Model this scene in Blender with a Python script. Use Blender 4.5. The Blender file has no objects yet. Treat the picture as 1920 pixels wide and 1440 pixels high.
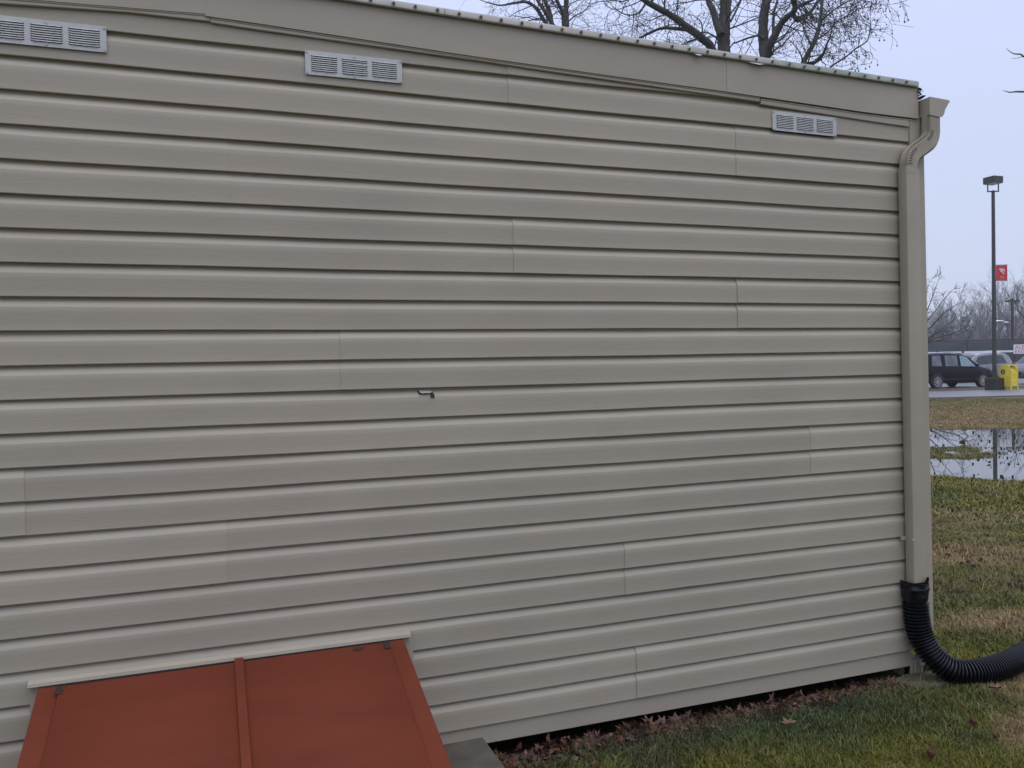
import bpy, bmesh, math, random
import numpy as np
from mathutils import Vector, Matrix, noise as mnoise

R = math.radians
random.seed(11)
rng = np.random.default_rng(7)
S = bpy.context.scene
COL = S.collection

# ------------------------------------------------------------------ camera
CAM = np.array([0.0, -3.184, 1.580])
yaw, pit, rol = R(20.216), R(-1.212), R(-1.148)
_f = np.array([math.sin(yaw) * math.cos(pit), math.cos(yaw) * math.cos(pit), math.sin(pit)])
_r = np.array([math.cos(yaw), -math.sin(yaw), 0.0])
_u = np.cross(_r, _f)
RI = math.cos(rol) * _r + math.sin(rol) * _u
UP = -math.sin(rol) * _r + math.cos(rol) * _u
FW = _f
FPX = 1555.0
cd = bpy.data.cameras.new('camera')
cam = bpy.data.objects.new('camera', cd)
COL.objects.link(cam)
cam.matrix_world = Matrix(((RI[0], UP[0], -FW[0], CAM[0]), (RI[1], UP[1], -FW[1], CAM[1]),
                           (RI[2], UP[2], -FW[2], CAM[2]), (0, 0, 0, 1)))
cd.sensor_width = 36.0
cd.lens = FPX / 1920 * 36
cd.clip_start = 0.05
cd.clip_end = 2000
S.camera = cam


def at(px, py, d):
    """point seen at a pixel of the photograph, d metres deep"""
    return Vector(CAM + d * (FW + RI * (px - 960) / FPX + UP * (720 - py) / FPX))


# ------------------------------------------------------------------ light
SUN_EL, SUN_AZ = 72, 165       # azimuth measured from +Y clockwise
w = bpy.data.worlds.new('World')
S.world = w
w.use_nodes = True
nt = w.node_tree
nt.nodes.clear()
out = nt.nodes.new('ShaderNodeOutputWorld')
sky = nt.nodes.new('ShaderNodeTexSky')
sky.sky_type = 'NISHITA'
sky.sun_disc = False
sky.sun_elevation = R(SUN_EL)
sky.sun_rotation = R(SUN_AZ)
sky.dust_density = 4.0
bg1 = nt.nodes.new('ShaderNodeBackground')
bg1.inputs[1].default_value = 0.06
nt.links.new(sky.outputs[0], bg1.inputs[0])
# even overcast layer, a little brighter overhead like any cloud deck
geo = nt.nodes.new('ShaderNodeTexCoord')
sep = nt.nodes.new('ShaderNodeSeparateXYZ')
nt.links.new(geo.outputs['Generated'], sep.inputs[0])
ramp = nt.nodes.new('ShaderNodeValToRGB')
ramp.color_ramp.elements[0].position = 0.0
ramp.color_ramp.elements[0].color = (0.62, 0.685, 0.85, 1)
ramp.color_ramp.elements[1].position = 1.0
ramp.color_ramp.elements[1].color = (1.35, 1.50, 1.88, 1)
e = ramp.color_ramp.elements.new(0.20)
e.color = (0.635, 0.71, 0.94, 1)
e = ramp.color_ramp.elements.new(0.38)
e.color = (0.67, 0.75, 1.06, 1)
nt.links.new(sep.outputs['Z'], ramp.inputs[0])
bg2 = nt.nodes.new('ShaderNodeBackground')
bg2.inputs[1].default_value = 1.0
nt.links.new(ramp.outputs[0], bg2.inputs[0])
mx = nt.nodes.new('ShaderNodeMixShader')
mx.inputs[0].default_value = 0.90
nt.links.new(bg1.outputs[0], mx.inputs[1])
nt.links.new(bg2.outputs[0], mx.inputs[2])
nt.links.new(mx.outputs[0], out.inputs[0])
sd = bpy.data.lights.new('sun', 'SUN')
sd.energy = 1.2
sd.angle = R(60)
sd.color = (1.0, 0.97, 0.93)
sun = bpy.data.objects.new('sun', sd)
COL.objects.link(sun)
el, az = R(SUN_EL), R(SUN_AZ)
sdir = Vector((math.sin(az) * math.cos(el), math.cos(az) * math.cos(el), math.sin(el)))
sun.rotation_euler = sdir.to_track_quat('Z', 'Y').to_euler()
S.view_settings.view_transform = 'Standard'
S.view_settings.look = 'None'
S.view_settings.exposure = 0.10
S.view_settings.gamma = 1.0
S.view_settings.use_curve_mapping = False
S.render.engine = 'CYCLES'
S.cycles.max_bounces = 6
S.cycles.volume_bounces = 1


# ------------------------------------------------------------------ materials
def mat(name, col, rough=0.6, metal=0.0, spec=0.5, var=0.0, vscale=3.0, bump=0.0, bscale=40.0, stretch=(1, 1, 1),
        col2=None, attr=None, coat=0.0):
    m = bpy.data.materials.new(name)
    m.use_nodes = True
    n = m.node_tree
    b = n.nodes['Principled BSDF']
    b.inputs['Base Color'].default_value = (*col, 1)
    b.inputs['Roughness'].default_value = rough
    b.inputs['Metallic'].default_value = metal
    b.inputs['Specular IOR Level'].default_value = spec
    if coat:
        b.inputs['Coat Weight'].default_value = coat
        b.inputs['Coat Roughness'].default_value = 0.05
    tc = n.nodes.new('ShaderNodeTexCoord')
    mp = n.nodes.new('ShaderNodeMapping')
    mp.inputs['Scale'].default_value = stretch
    n.links.new(tc.outputs['Object'], mp.inputs[0])
    src = None
    if attr:
        a = n.nodes.new('ShaderNodeVertexColor')
        a.layer_name = attr
        src = a.outputs[0]
    if var > 0 or col2:
        t = n.nodes.new('ShaderNodeTexNoise')
        t.inputs['Scale'].default_value = vscale
        t.inputs['Detail'].default_value = 5
        n.links.new(mp.outputs[0], t.inputs[0])
        rp = n.nodes.new('ShaderNodeValToRGB')
        rp.color_ramp.elements[0].position = 0.3
        rp.color_ramp.elements[1].position = 0.7
        c2 = col2 or col
        if col2:
            rp.color_ramp.elements[0].color = (*col, 1)
            rp.color_ramp.elements[1].color = (*col2, 1)
        else:
            rp.color_ramp.elements[0].color = (*[c * (1 - var) for c in col], 1)
            rp.color_ramp.elements[1].color = (*[c * (1 + var) for c in col], 1)
        n.links.new(t.outputs[0], rp.inputs[0])
        if src is not None:
            mm = n.nodes.new('ShaderNodeMix')
            mm.data_type = 'RGBA'
            mm.blend_type = 'MULTIPLY'
            mm.inputs[0].default_value = 1
            n.links.new(src, mm.inputs[6])
            n.links.new(rp.outputs[0], mm.inputs[7])
            src = mm.outputs[2]
        else:
            src = rp.outputs[0]
    if src is not None:
        n.links.new(src, b.inputs['Base Color'])
    if bump > 0:
        t2 = n.nodes.new('ShaderNodeTexNoise')
        t2.inputs['Scale'].default_value = bscale
        t2.inputs['Detail'].default_value = 4
        n.links.new(mp.outputs[0], t2.inputs[0])
        bp = n.nodes.new('ShaderNodeBump')
        bp.inputs['Strength'].default_value = bump
        bp.inputs['Distance'].default_value = 0.01
        n.links.new(t2.outputs[0], bp.inputs['Height'])
        n.links.new(bp.outputs[0], b.inputs['Normal'])
    return m


def vinyl(name, col, stain=True):
    """vinyl siding: faint wood grain relief, cloudy weathering, greenish algae film here and there"""
    m = bpy.data.materials.new(name)
    m.use_nodes = True
    n = m.node_tree
    b = n.nodes['Principled BSDF']
    b.inputs['Roughness'].default_value = 0.5
    b.inputs['Specular IOR Level'].default_value = 0.4
    g = n.nodes.new('ShaderNodeNewGeometry')

    def ns(scale, stretch, detail=4):
        mp = n.nodes.new('ShaderNodeMapping')
        mp.inputs['Scale'].default_value = stretch
        n.links.new(g.outputs['Position'], mp.inputs[0])
        t = n.nodes.new('ShaderNodeTexNoise')
        t.inputs['Scale'].default_value = scale
        t.inputs['Detail'].default_value = detail
        n.links.new(mp.outputs[0], t.inputs[0])
        return t.outputs[0]

    def mix(fac, a, bcol, mode='MIX'):
        x = n.nodes.new('ShaderNodeMix')
        x.data_type = 'RGBA'
        x.blend_type = mode
        if isinstance(fac, float):
            x.inputs[0].default_value = fac
        else:
            n.links.new(fac, x.inputs[0])
        if isinstance(a, tuple):
            x.inputs[6].default_value = (*a, 1)
        else:
            n.links.new(a, x.inputs[6])
        if isinstance(bcol, tuple):
            x.inputs[7].default_value = (*bcol, 1)
        else:
            n.links.new(bcol, x.inputs[7])
        return x.outputs[2]

    def rng_(v, a, bb, lo, hi):
        x = n.nodes.new('ShaderNodeMapRange')
        n.links.new(v, x.inputs[0])
        x.inputs[1].default_value, x.inputs[2].default_value = a, bb
        x.inputs[3].default_value, x.inputs[4].default_value = lo, hi
        return x.outputs[0]
    c = mix(rng_(ns(1.3, (1, 1, 1.6)), .35, .65, 0, 1), tuple(v * .96 for v in col), tuple(v * 1.04 for v in col))
    if stain:
        c = mix(rng_(ns(2.3, (1, 1, 2.5), 6), .52, .72, 0, .38), c, (col[0] * .84, col[1] * .885, col[2] * .88))
        c = mix(rng_(ns(3.1, (.7, 1, 4), 5), .55, .75, 0, .30), c, (col[0] * .94, col[1] * .84, col[2] * .84))
        c = mix(rng_(ns(60, (1, 1, 1), 2), .70, .78, 0, .35), c, tuple(v * .55 for v in col))
    oi = n.nodes.new('ShaderNodeObjectInfo')
    tone = n.nodes.new('ShaderNodeMapRange')
    n.links.new(oi.outputs['Random'], tone.inputs[0])
    tone.inputs[3].default_value, tone.inputs[4].default_value = .955, 1.035
    hs = n.nodes.new('ShaderNodeHueSaturation')
    n.links.new(tone.outputs[0], hs.inputs['Value'])
    n.links.new(c, hs.inputs['Color'])
    n.links.new(hs.outputs[0], b.inputs['Base Color'])
    bp = n.nodes.new('ShaderNodeBump')
    bp.inputs['Strength'].default_value = 0.12
    bp.inputs['Distance'].default_value = 0.004
    n.links.new(ns(26, (.6, 1, 9), 3), bp.inputs['Height'])
    n.links.new(bp.outputs[0], b.inputs['Normal'])
    return m


SID = (0.342, 0.299, 0.231)
M = {}
M['vinyl'] = vinyl('vinyl_siding', SID)
M['trim'] = vinyl('aluminium_trim', (0.338, 0.293, 0.229), stain=True)
M['gutter'] = mat('gutter_paint', (0.330, 0.290, 0.220), .4, var=.05, vscale=6)
M['trimlight'] = mat('door_trim_vinyl', (0.345, 0.302, 0.234), .5, var=.05, vscale=4)
M['galv'] = mat('galvanised_sheet', (0.44, 0.44, 0.425), .5, metal=.1, var=.10, vscale=30)
M['slot'] = mat('dark_slot', (0.02, 0.02, 0.022), .9)  # near-black colour stands in for the shade inside openings
M['roofedge'] = mat('roof_edge_metal', (0.34, 0.325, 0.285), .5, metal=.1, col2=(0.42, 0.405, 0.37), vscale=14)
M['roofedge2'] = mat('roof_edge_mossy', (0.22, 0.25, 0.21), .6, col2=(0.36, 0.38, 0.34), vscale=18)
M['rust'] = mat('rusty_steel', (0.075, 0.05, 0.03), .9, col2=(0.12, 0.08, 0.045), vscale=200)
M['ruststain'] = mat('rust_stain', (0.33, 0.25, 0.17), .8, col2=(0.40, 0.34, 0.27), vscale=200)
M['roof'] = mat('roof_metal', (0.30, 0.31, 0.31), .45, metal=.3, var=.1)
M['core'] = mat('sheathing', (0.10, 0.085, 0.065), .9, var=.2)
M['wood'] = mat('dark_timber', (0.035, 0.028, 0.022), .9, var=.3, vscale=8)
M['red'] = mat('red_paint', (0.134, 0.0265, 0.0105), .66, spec=.2, col2=(0.108, 0.0215, 0.009), vscale=2.2, bump=.10, bscale=14, stretch=(1, 3, 1))
M['redframe'] = mat('red_paint_worn', (0.140, 0.028, 0.0115), .64, spec=.2, col2=(0.110, 0.0225, 0.0098), vscale=5, bump=.12, bscale=20)
M['black'] = mat('black_plastic', (0.0032, 0.004, 0.0065), .32, spec=.40, var=.2, vscale=12)
M['conc'] = mat('old_concrete', (0.055, 0.045, 0.033), .9, col2=(0.10, 0.085, 0.066), vscale=9, bump=.4, bscale=60)
M['hinge'] = mat('hinge_gap_shade', (0.032, 0.012, 0.009), .9)
M['leafdark'] = mat('rotted_leaf', (0.03, 0.018, 0.012), .9)
M['bark'] = mat('sycamore_bark', (0.030, 0.028, 0.024), .9, col2=(0.066, 0.066, 0.052), vscale=3.5, bump=.5, bscale=9, stretch=(1, 1, .4))
M['twig'] = mat('twig_bark', (0.035, 0.030, 0.028), .9)
M['hazetwig'] = mat('far_twigs_hazed', (0.125, 0.118, 0.124), .95, var=.3, vscale=.3)  # bark lightened and greyed: part of the distance haze sits in this colour
M['steel'] = mat('bronze_pole_paint', (0.036, 0.036, 0.033), .5, var=.15)
M['redsign'] = mat('banner_red', (0.50, 0.022, 0.035), .6)
M['signpale'] = mat('banner_print_pale', (0.62, 0.48, 0.52), .6)
M['signpink'] = mat('banner_print_pink', (0.60, 0.14, 0.15), .6)
M['white'] = mat('white_paint', (0.72, 0.71, 0.74), .5, var=.04)
M['signred'] = mat('red_lettering', (0.42, 0.10, 0.15), .6)
M['yellow'] = mat('yellow_paint', (0.66, 0.53, 0.035), .42, var=.07, vscale=4)
M['yellowin'] = mat('yellow_paint_inside', (0.42, 0.31, 0.03), .6, var=.2, vscale=8)
M['navy'] = mat('navy_enamel', (0.03, 0.035, 0.09), .5)
M['carblack'] = mat('black_car_paint', (0.003, 0.004, 0.007), .25, spec=.14, coat=.04)
M['carsilver'] = mat('silver_car_paint', (0.21, 0.213, 0.228), .38, spec=.4)
M['cargrey'] = mat('pale_grey_car_paint', (0.10, 0.105, 0.12), .35, spec=.4)
M['glass'] = mat('tinted_car_glass', (0.022, 0.026, 0.032), .06, spec=.6)
M['glassreflect'] = mat('car_glass_painted_sky', (0.035, 0.04, 0.047), .08, spec=.8, col2=(0.12, 0.13, 0.15), vscale=2.2)  # paler patches in the base colour stand in for reflected sky
M['glassteal'] = mat('greenish_car_glass', (0.15, 0.23, 0.25), .10, spec=.8)
M['rubber'] = mat('tyre_rubber', (0.012, 0.012, 0.013), .85)
M['alloy'] = mat('alloy_wheel', (0.42, 0.42, 0.42), .35, metal=.7)
M['chrome'] = mat('chrome', (0.62, 0.63, 0.66), .2, metal=.8)
M['lampred'] = mat('tail_lamp_red', (0.55, 0.02, 0.03), .2)
M['lampclear'] = mat('headlamp_clear', (0.65, 0.66, 0.70), .15)
M['asphalt'] = mat('wet_asphalt', (0.085, 0.086, 0.096), .42, spec=1.0, col2=(0.125, 0.126, 0.138), vscale=.5, bump=.02, bscale=20)
M['screen'] = mat('windscreen_mesh', (0.050, 0.062, 0.062), .9, col2=(0.072, 0.082, 0.085), vscale=.35)
M['fencesteel'] = mat('fence_steel', (0.03, 0.035, 0.035), .7)
M['pole'] = mat('weathered_pole', (0.045, 0.038, 0.036), .9, var=.2)
M['brown'] = mat('dark_brown_cast', (0.030, 0.028, 0.020), .85, var=.2, vscale=5)
M['ball'] = mat('seed_ball_brown', (0.022, 0.016, 0.010), .95, var=.3, vscale=60)
M['ballred'] = mat('seed_ball_reddish', (0.060, 0.020, 0.014), .95, var=.4, vscale=90)
M['moss'] = mat('wet_moss', (0.03, 0.045, 0.03), .95, var=.4, vscale=60)
for k, c in enumerate([(0.095, 0.036, 0.018), (0.060, 0.023, 0.014), (0.125, 0.058, 0.028), (0.042, 0.018, 0.012), (0.100, 0.044, 0.030)]):
    M['leaf%d' % k] = mat('oak_leaf', c, .6, var=.25, vscale=30)
M['grass'] = mat('grass_blades', (1, 1, 1), .6, attr='Col', spec=.3)
M['ground'] = mat('lawn_soil', (.44, .42, .40), .95, attr='Col', col2=(.74, .73, .72), vscale=22, bump=.8, bscale=45, spec=.15)
mw = bpy.data.materials.new('puddle_water')
mw.use_nodes = True
b = mw.node_tree.nodes['Principled BSDF']
b.inputs['Base Color'].default_value = (0.030, 0.027, 0.020, 1)
b.inputs['Roughness'].default_value = 0.015
b.inputs['IOR'].default_value = 2.6
b.inputs['Specular IOR Level'].default_value = 0.9
t = mw.node_tree.nodes.new('ShaderNodeTexNoise')
t.inputs['Scale'].default_value = 2.2
t.inputs['Detail'].default_value = 2
bp = mw.node_tree.nodes.new('ShaderNodeBump')
bp.inputs['Strength'].default_value = .02
bp.inputs['Distance'].default_value = .01
g_ = mw.node_tree.nodes.new('ShaderNodeNewGeometry')
mw.node_tree.links.new(g_.outputs['Position'], t.inputs[0])
mw.node_tree.links.new(t.outputs[0], bp.inputs['Height'])
mw.node_tree.links.new(bp.outputs[0], b.inputs['Normal'])
M['water'] = mw


# ------------------------------------------------------------------ mesh helpers
class MB:
    def __init__(s):
        s.v, s.f, s.mi = [], [], []
        s.cur = 0

    def add(s, vs, fs):
        o = len(s.v)
        s.v += [tuple(p) for p in vs]
        s.f += [tuple(i + o for i in f) for f in fs]
        s.mi += [s.cur] * len(fs)
        return s

    def box(s, x0, x1, y0, y1, z0, z1):
        return s.add([(x0, y0, z0), (x1, y0, z0), (x1, y1, z0), (x0, y1, z0), (x0, y0, z1), (x1, y0, z1), (x1, y1, z1), (x0, y1, z1)],
                     [(0, 3, 2, 1), (4, 5, 6, 7), (0, 1, 5, 4), (1, 2, 6, 5), (2, 3, 7, 6), (3, 0, 4, 7)])

    def prism(s, poly, vec):
        """polygon (3-D points) pushed along vec"""
        n = len(poly)
        a = [Vector(p) for p in poly]
        b = [p + Vector(vec) for p in a]
        fs = [tuple(range(n))[::-1], tuple(range(n, 2 * n))]
        fs += [(i, (i + 1) % n, (i + 1) % n + n, i + n) for i in range(n)]
        return s.add(a + b, fs)

    def tube(s, pts, rad, sides=6, cap=True):
        pts = [Vector(p) for p in pts]
        if not hasattr(rad, '__len__'):
            rad = [rad] * len(pts)
        vs, fs = [], []
        ref = None
        for i, p in enumerate(pts):
            d = (pts[min(i + 1, len(pts) - 1)] - pts[max(i - 1, 0)])
            if d.length < 1e-9:
                d = Vector((0, 0, 1))
            d.normalize()
            if ref is None:
                ref = d.orthogonal().normalized()
            ref = (ref - d * ref.dot(d))
            if ref.length < 1e-6:
                ref = d.orthogonal()
            ref.normalize()
            q = d.cross(ref)
            for k in range(sides):
                a = 2 * math.pi * k / sides
                vs.append(p + (ref * math.cos(a) + q * math.sin(a)) * rad[i])
        for i in range(len(pts) - 1):
            for k in range(sides):
                k2 = (k + 1) % sides
                fs.append((i * sides + k, i * sides + k2, (i + 1) * sides + k2, (i + 1) * sides + k))
        if cap and sides > 2:
            fs.append(tuple(range(sides))[::-1])
            fs.append(tuple(range((len(pts) - 1) * sides, len(pts) * sides)))
        return s.add(vs, fs)

    def ball(s, c, r, seg=8, ring=5, sq=(1, 1, 1)):
        vs = [(c[0], c[1], c[2] + r * sq[2])]
        for i in range(1, ring):
            a = math.pi * i / ring
            for k in range(seg):
                t = 2 * math.pi * k / seg
                vs.append((c[0] + r * sq[0] * math.sin(a) * math.cos(t), c[1] + r * sq[1] * math.sin(a) * math.sin(t), c[2] + r * sq[2] * math.cos(a)))
        vs.append((c[0], c[1], c[2] - r * sq[2]))
        fs = [(0, 1 + k, 1 + (k + 1) % seg) for k in range(seg)]
        for i in range(ring - 2):
            o = 1 + i * seg
            fs += [(o + k, o + seg + k, o + seg + (k + 1) % seg, o + (k + 1) % seg) for k in range(seg)]
        o = 1 + (ring - 2) * seg
        fs += [(o + k, len(vs) - 1, o + (k + 1) % seg) for k in range(seg)]
        return s.add(vs, fs)

    def mesh(s, name, mats, smooth=None, bevel=0):
        me = bpy.data.meshes.new(name)
        me.from_pydata(s.v, [], s.f)
        for m in (mats if isinstance(mats, (list, tuple)) else [mats]):
            me.materials.append(m)
        if any(s.mi):
            me.polygons.foreach_set('material_index', s.mi)
        if bevel:
            bm = bmesh.new()
            bm.from_mesh(me)
            bmesh.ops.recalc_face_normals(bm, faces=bm.faces)
            es = [ed for ed in bm.edges if len(ed.link_faces) == 2 and ed.calc_face_angle(0) > R(25)]
            bmesh.ops.bevel(bm, geom=es, offset=bevel, segments=2, profile=.6, affect='EDGES', clamp_overlap=True)
            bm.to_mesh(me)
            bm.free()
        if smooth:
            me.polygons.foreach_set('use_smooth', [True] * len(me.polygons))
            me.set_sharp_from_angle(angle=R(smooth))
        me.update()
        return me

    def build(s, name, mats, parent=None, smooth=None, bevel=0):
        return link(name, s.mesh(name, mats, smooth, bevel), parent)


def link(name, me, parent=None):
    o = bpy.data.objects.new(name, me)
    COL.objects.link(o)
    if parent is not None:
        o.parent = parent
        o.matrix_parent_inverse = Matrix.Identity(4)
        if parent.location.length > 0 or any(parent.rotation_euler):
            pass
    return o


def tag(o, label, cat, group=None):
    o['label'] = label
    o['category'] = cat
    if group:
        o['group'] = group
    return o


def empty(name, loc, label, cat, group=None, rz=0):
    o = bpy.data.objects.new(name, None)
    COL.objects.link(o)
    o.location = loc
    o.rotation_euler = (0, 0, rz)
    o.empty_display_size = .2
    tag(o, label, cat, group)
    return o


def struct(o, kind='structure'):
    o['kind'] = kind
    return o


def vnoise(x, y, s, seed=0):
    """smooth value noise on arrays, about -1..1"""
    x = np.asarray(x) / s + seed * 17.31
    y = np.asarray(y) / s - seed * 9.77
    xi, yi = np.floor(x), np.floor(y)
    fx, fy = x - xi, y - yi
    fx, fy = fx * fx * (3 - 2 * fx), fy * fy * (3 - 2 * fy)

    def h(a, b):
        v = np.sin(a * 127.1 + b * 311.7 + seed * 74.7) * 43758.5453
        return v - np.floor(v)
    return 2 * ((h(xi, yi) * (1 - fx) + h(xi + 1, yi) * fx) * (1 - fy) + (h(xi, yi + 1) * (1 - fx) + h(xi + 1, yi + 1) * fx) * fy) - 1


def sstep(a, b, x):
    t = np.clip((x - a) / (b - a), 0, 1)
    return t * t * (3 - 2 * t)


# ------------------------------------------------------------------ ground
WATER_Z = -0.040


def puddle(x, y):
    """0..1 how far the lawn sags into the puddles (q runs away from the shed corner, s across)"""
    q = x * .7316 + (y + 3.184) * .6817
    s = x * .6817 - (y + 3.184) * .7316
    n1 = vnoise(x, y, .9, 3) * .45 + vnoise(x, y, .35, 4) * .25
    a = sstep(16.35, 17.2, q + n1 * .7) * sstep(22.4, 21.2, q + n1 * .9 - .06 * (s - 1)) * sstep(-5.5, -4.2, s + n1) * sstep(9, 7.5, s + n1)
    b_ = sstep(12.0, 12.9, q + n1 * .6 + .05 * s) * sstep(15.6, 14.5, q + n1 * .6 - .10 * s) * sstep(-3.6, -2.6, s + n1) * sstep(8, 6.5, s + n1)
    c = sstep(.15, .95, s + n1 * 1.1) * sstep(14, 14.8, q) * sstep(17.6, 16.9, q) * sstep(7.5, 6, s) * .92
    return np.maximum(np.maximum(a, b_), c)


def gheight(x, y):
    x = np.asarray(x, float)
    y = np.asarray(y, float)
    n = vnoise(x, y, 1.1, 1) * .010 + vnoise(x, y, .32, 2) * .006
    far = sstep(20, 16, y)
    p = puddle(x, y)
    tuft = vnoise(x, y, .16, 6) * .016 * sstep(.2, .7, p)
    tr_ = .050 * sstep(-.055, .01, y) * sstep(3.32, 3.2, x) * sstep(.6, .95, x) * sstep(6, 5, y)
    return (n - .075 * p) * far + tuft * far - .004 * (1 - far) - tr_


def gcol(x, y):
    x = np.asarray(x, float)
    y = np.asarray(y, float)
    d = np.hypot(x, y + 3.184)
    moss = np.array([0.108, 0.103, 0.013])
    green = np.array([0.074, 0.083, 0.015])
    blue = np.array([0.034, 0.056, 0.022])
    tan = np.array([0.215, 0.155, 0.075])
    brown = np.array([0.075, 0.048, 0.026])

    def mixc(a, b_, t):
        return a + (b_ - a) * t[..., None]
    n1, n2, n3 = vnoise(x, y, .75, 11), vnoise(x, y, .22, 12), vnoise(x, y, 2.1, 13)
    c = mixc(np.broadcast_to(moss, x.shape + (3,)), green, sstep(-.35, .45, n1 + .4 * n2))
    c = mixc(c, blue, sstep(-.55, -.12, y + .12 * n1 + .08 * n2) * sstep(3.4, 2.6, x) * sstep(.2, -.05, y) * .9)

    def spot(cx, cy, rx, ry, ang=0):
        ca, sa = math.cos(ang), math.sin(ang)
        u = ((x - cx) * ca + (y - cy) * sa) / rx
        v = (-(x - cx) * sa + (y - cy) * ca) / ry
        return sstep(1.25, .55, np.hypot(u, v) + .45 * n1 * .6 + .25 * n2)
    t = np.maximum.reduce([spot(5.6, 1.75, 1.15, .34, -.55), spot(4.55, .35, .62, .30, -.4), spot(3.25, -.72, .28, .20, .3),
                           spot(4.6, 1.25, .35, .2, .2) * .6, spot(7.1, 3.1, .8, .3, -.5) * .5, spot(3.62, -.30, .3, .14, .2) * .7,
                           sstep(.05, .6, n1 * .6 + n3 * .5 + n2 * .3) * .55 * sstep(5.5, 8, d)])
    farq = sstep(20.0, 22.0, d) * sstep(35, 31.0, d + 1.2 * n1 + n3)
    t = np.maximum(t, farq * sstep(-.55, .30, n1 * .55 + n3 * .65 + .25 * n2 + .25 * sstep(29.5, 27, d)) * .95)
    t = np.maximum(t, .75 * sstep(35.8, 37.2, d + .4 * n1))
    c = mixc(c, tan, t)
    br = sstep(.30, .75, vnoise(x, y, .38, 15) * .8 + n2 * .5 + .25 * vnoise(x, y, 1.6, 16) * sstep(10, 20, d))
    c = mixc(c, brown, br * .45)
    p = puddle(x, y)
    c = mixc(c, brown * .7, sstep(.45, .95, p) * .7)
    c = mixc(c, brown * 1.1, sstep(-.22, -.04, y + .05 * n2) * sstep(3.3, 3.0, x) * sstep(.8, 1.0, x) * .85)
    c = mixc(c, brown * .45, sstep(.02, .25, y) * sstep(3.38, 3.30, x) * sstep(6, 5, y))
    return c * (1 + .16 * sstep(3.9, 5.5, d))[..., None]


def axis(segs):
    o = []
    for a, b_, st in segs:
        o += list(np.arange(a, b_ - 1e-9, st))
    return np.array(o + [segs[-1][1]])


gx = axis([(-300, -60, 30), (-60, -10, 5), (-10, -1, .6), (-1, .6, .2), (.6, 5, .06), (5, 17.5, .085), (17.5, 36, .25), (36, 60, 1.5), (60, 300, 20)])
gy = axis([(-300, -60, 30), (-60, -8, 4), (-8, -2, .5), (-2, 2, .06), (2, 13.5, .085), (13.5, 30, .25), (30, 60, 1.5), (60, 300, 20)])
X, Y = np.meshgrid(gx, gy)
Z = gheight(X, Y)
nx, ny = len(gx), len(gy)
V = np.stack([X, Y, Z], -1).reshape(-1, 3)
ii = np.arange(nx * ny).reshape(ny, nx)
Fq = np.stack([ii[:-1, :-1], ii[:-1, 1:], ii[1:, 1:], ii[1:, :-1]], -1).reshape(-1, 4)


def npmesh(name, V, Fq, mats, cols=None, smooth=False):
    me = bpy.data.meshes.new(name)
    k = Fq.shape[1]
    me.vertices.add(len(V))
    me.vertices.foreach_set('co', np.ascontiguousarray(V, dtype=np.float32).ravel())
    me.loops.add(Fq.size)
    me.loops.foreach_set('vertex_index', np.ascontiguousarray(Fq, dtype=np.int32).ravel())
    me.polygons.add(len(Fq))
    me.polygons.foreach_set('loop_start', np.arange(len(Fq), dtype=np.int32) * k)
    for m in mats:
        me.materials.append(m)
    if cols is not None:
        a = me.color_attributes.new('Col', 'FLOAT_COLOR', 'POINT')
        a.data.foreach_set('color', np.concatenate([cols, np.ones((len(cols), 1))], 1).astype(np.float32).ravel())
    me.update()
    me.validate()
    if smooth:
        me.polygons.foreach_set('use_smooth', [True] * len(me.polygons))
    return me


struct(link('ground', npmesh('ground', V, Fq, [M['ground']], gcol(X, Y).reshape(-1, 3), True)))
me = bpy.data.meshes.new('puddle_water')
me.from_pydata([(4, -1, WATER_Z), (34, -1, WATER_Z), (34, 19, WATER_Z), (4, 19, WATER_Z)], [], [(0, 1, 2, 3)])
me.materials.append(M['water'])
struct(link('puddle_water', me))

# road, far verge stays lawn, then the car park: raised slabs
sl = -.30


def slab(name, pts, z1, m):
    o = MB().prism([(x, y, -.08) for x, y in pts], (0, 0, z1 + .08)).build(name, m)
    return struct(o)


slab('road', [(-60, 20.9 - sl * 0 + .30 * 88), (90, 20.9 - .30 * 62), (90, 24.7 - .30 * 56), (-60, 24.7 + .30 * 94)][0:4], .055, M['asphalt'])
slab('parking_lot', [(-80, 27.42), (110, 27.42), (110, 62), (-80, 62)], .07, M['asphalt'])

# ------------------------------------------------------------------ the shed
LAP = 0.1143
Zk = lambda k: (15.15 - k) * LAP
shed = empty('storage_shed', (0, 0, 0), 'beige vinyl sided shed with low metal roof filling most of the view', 'shed')
LEFT = -2.6
LEAN = .0145          # the corner leans this much per metre of height


def lap_profile(flip=0):
    return [(.006, .0012), (-.0058, .0012), (-.0082, .0032), (-.016, .0076), (-.026, .0132), (-.0332, .0172), (-.0352, .0178), (-.055, .0176),
            (-.085, .0172), (-.104, .0173), (-.1118, .0180), (-.1143, .0170), (-.1143, .0020)]


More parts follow.
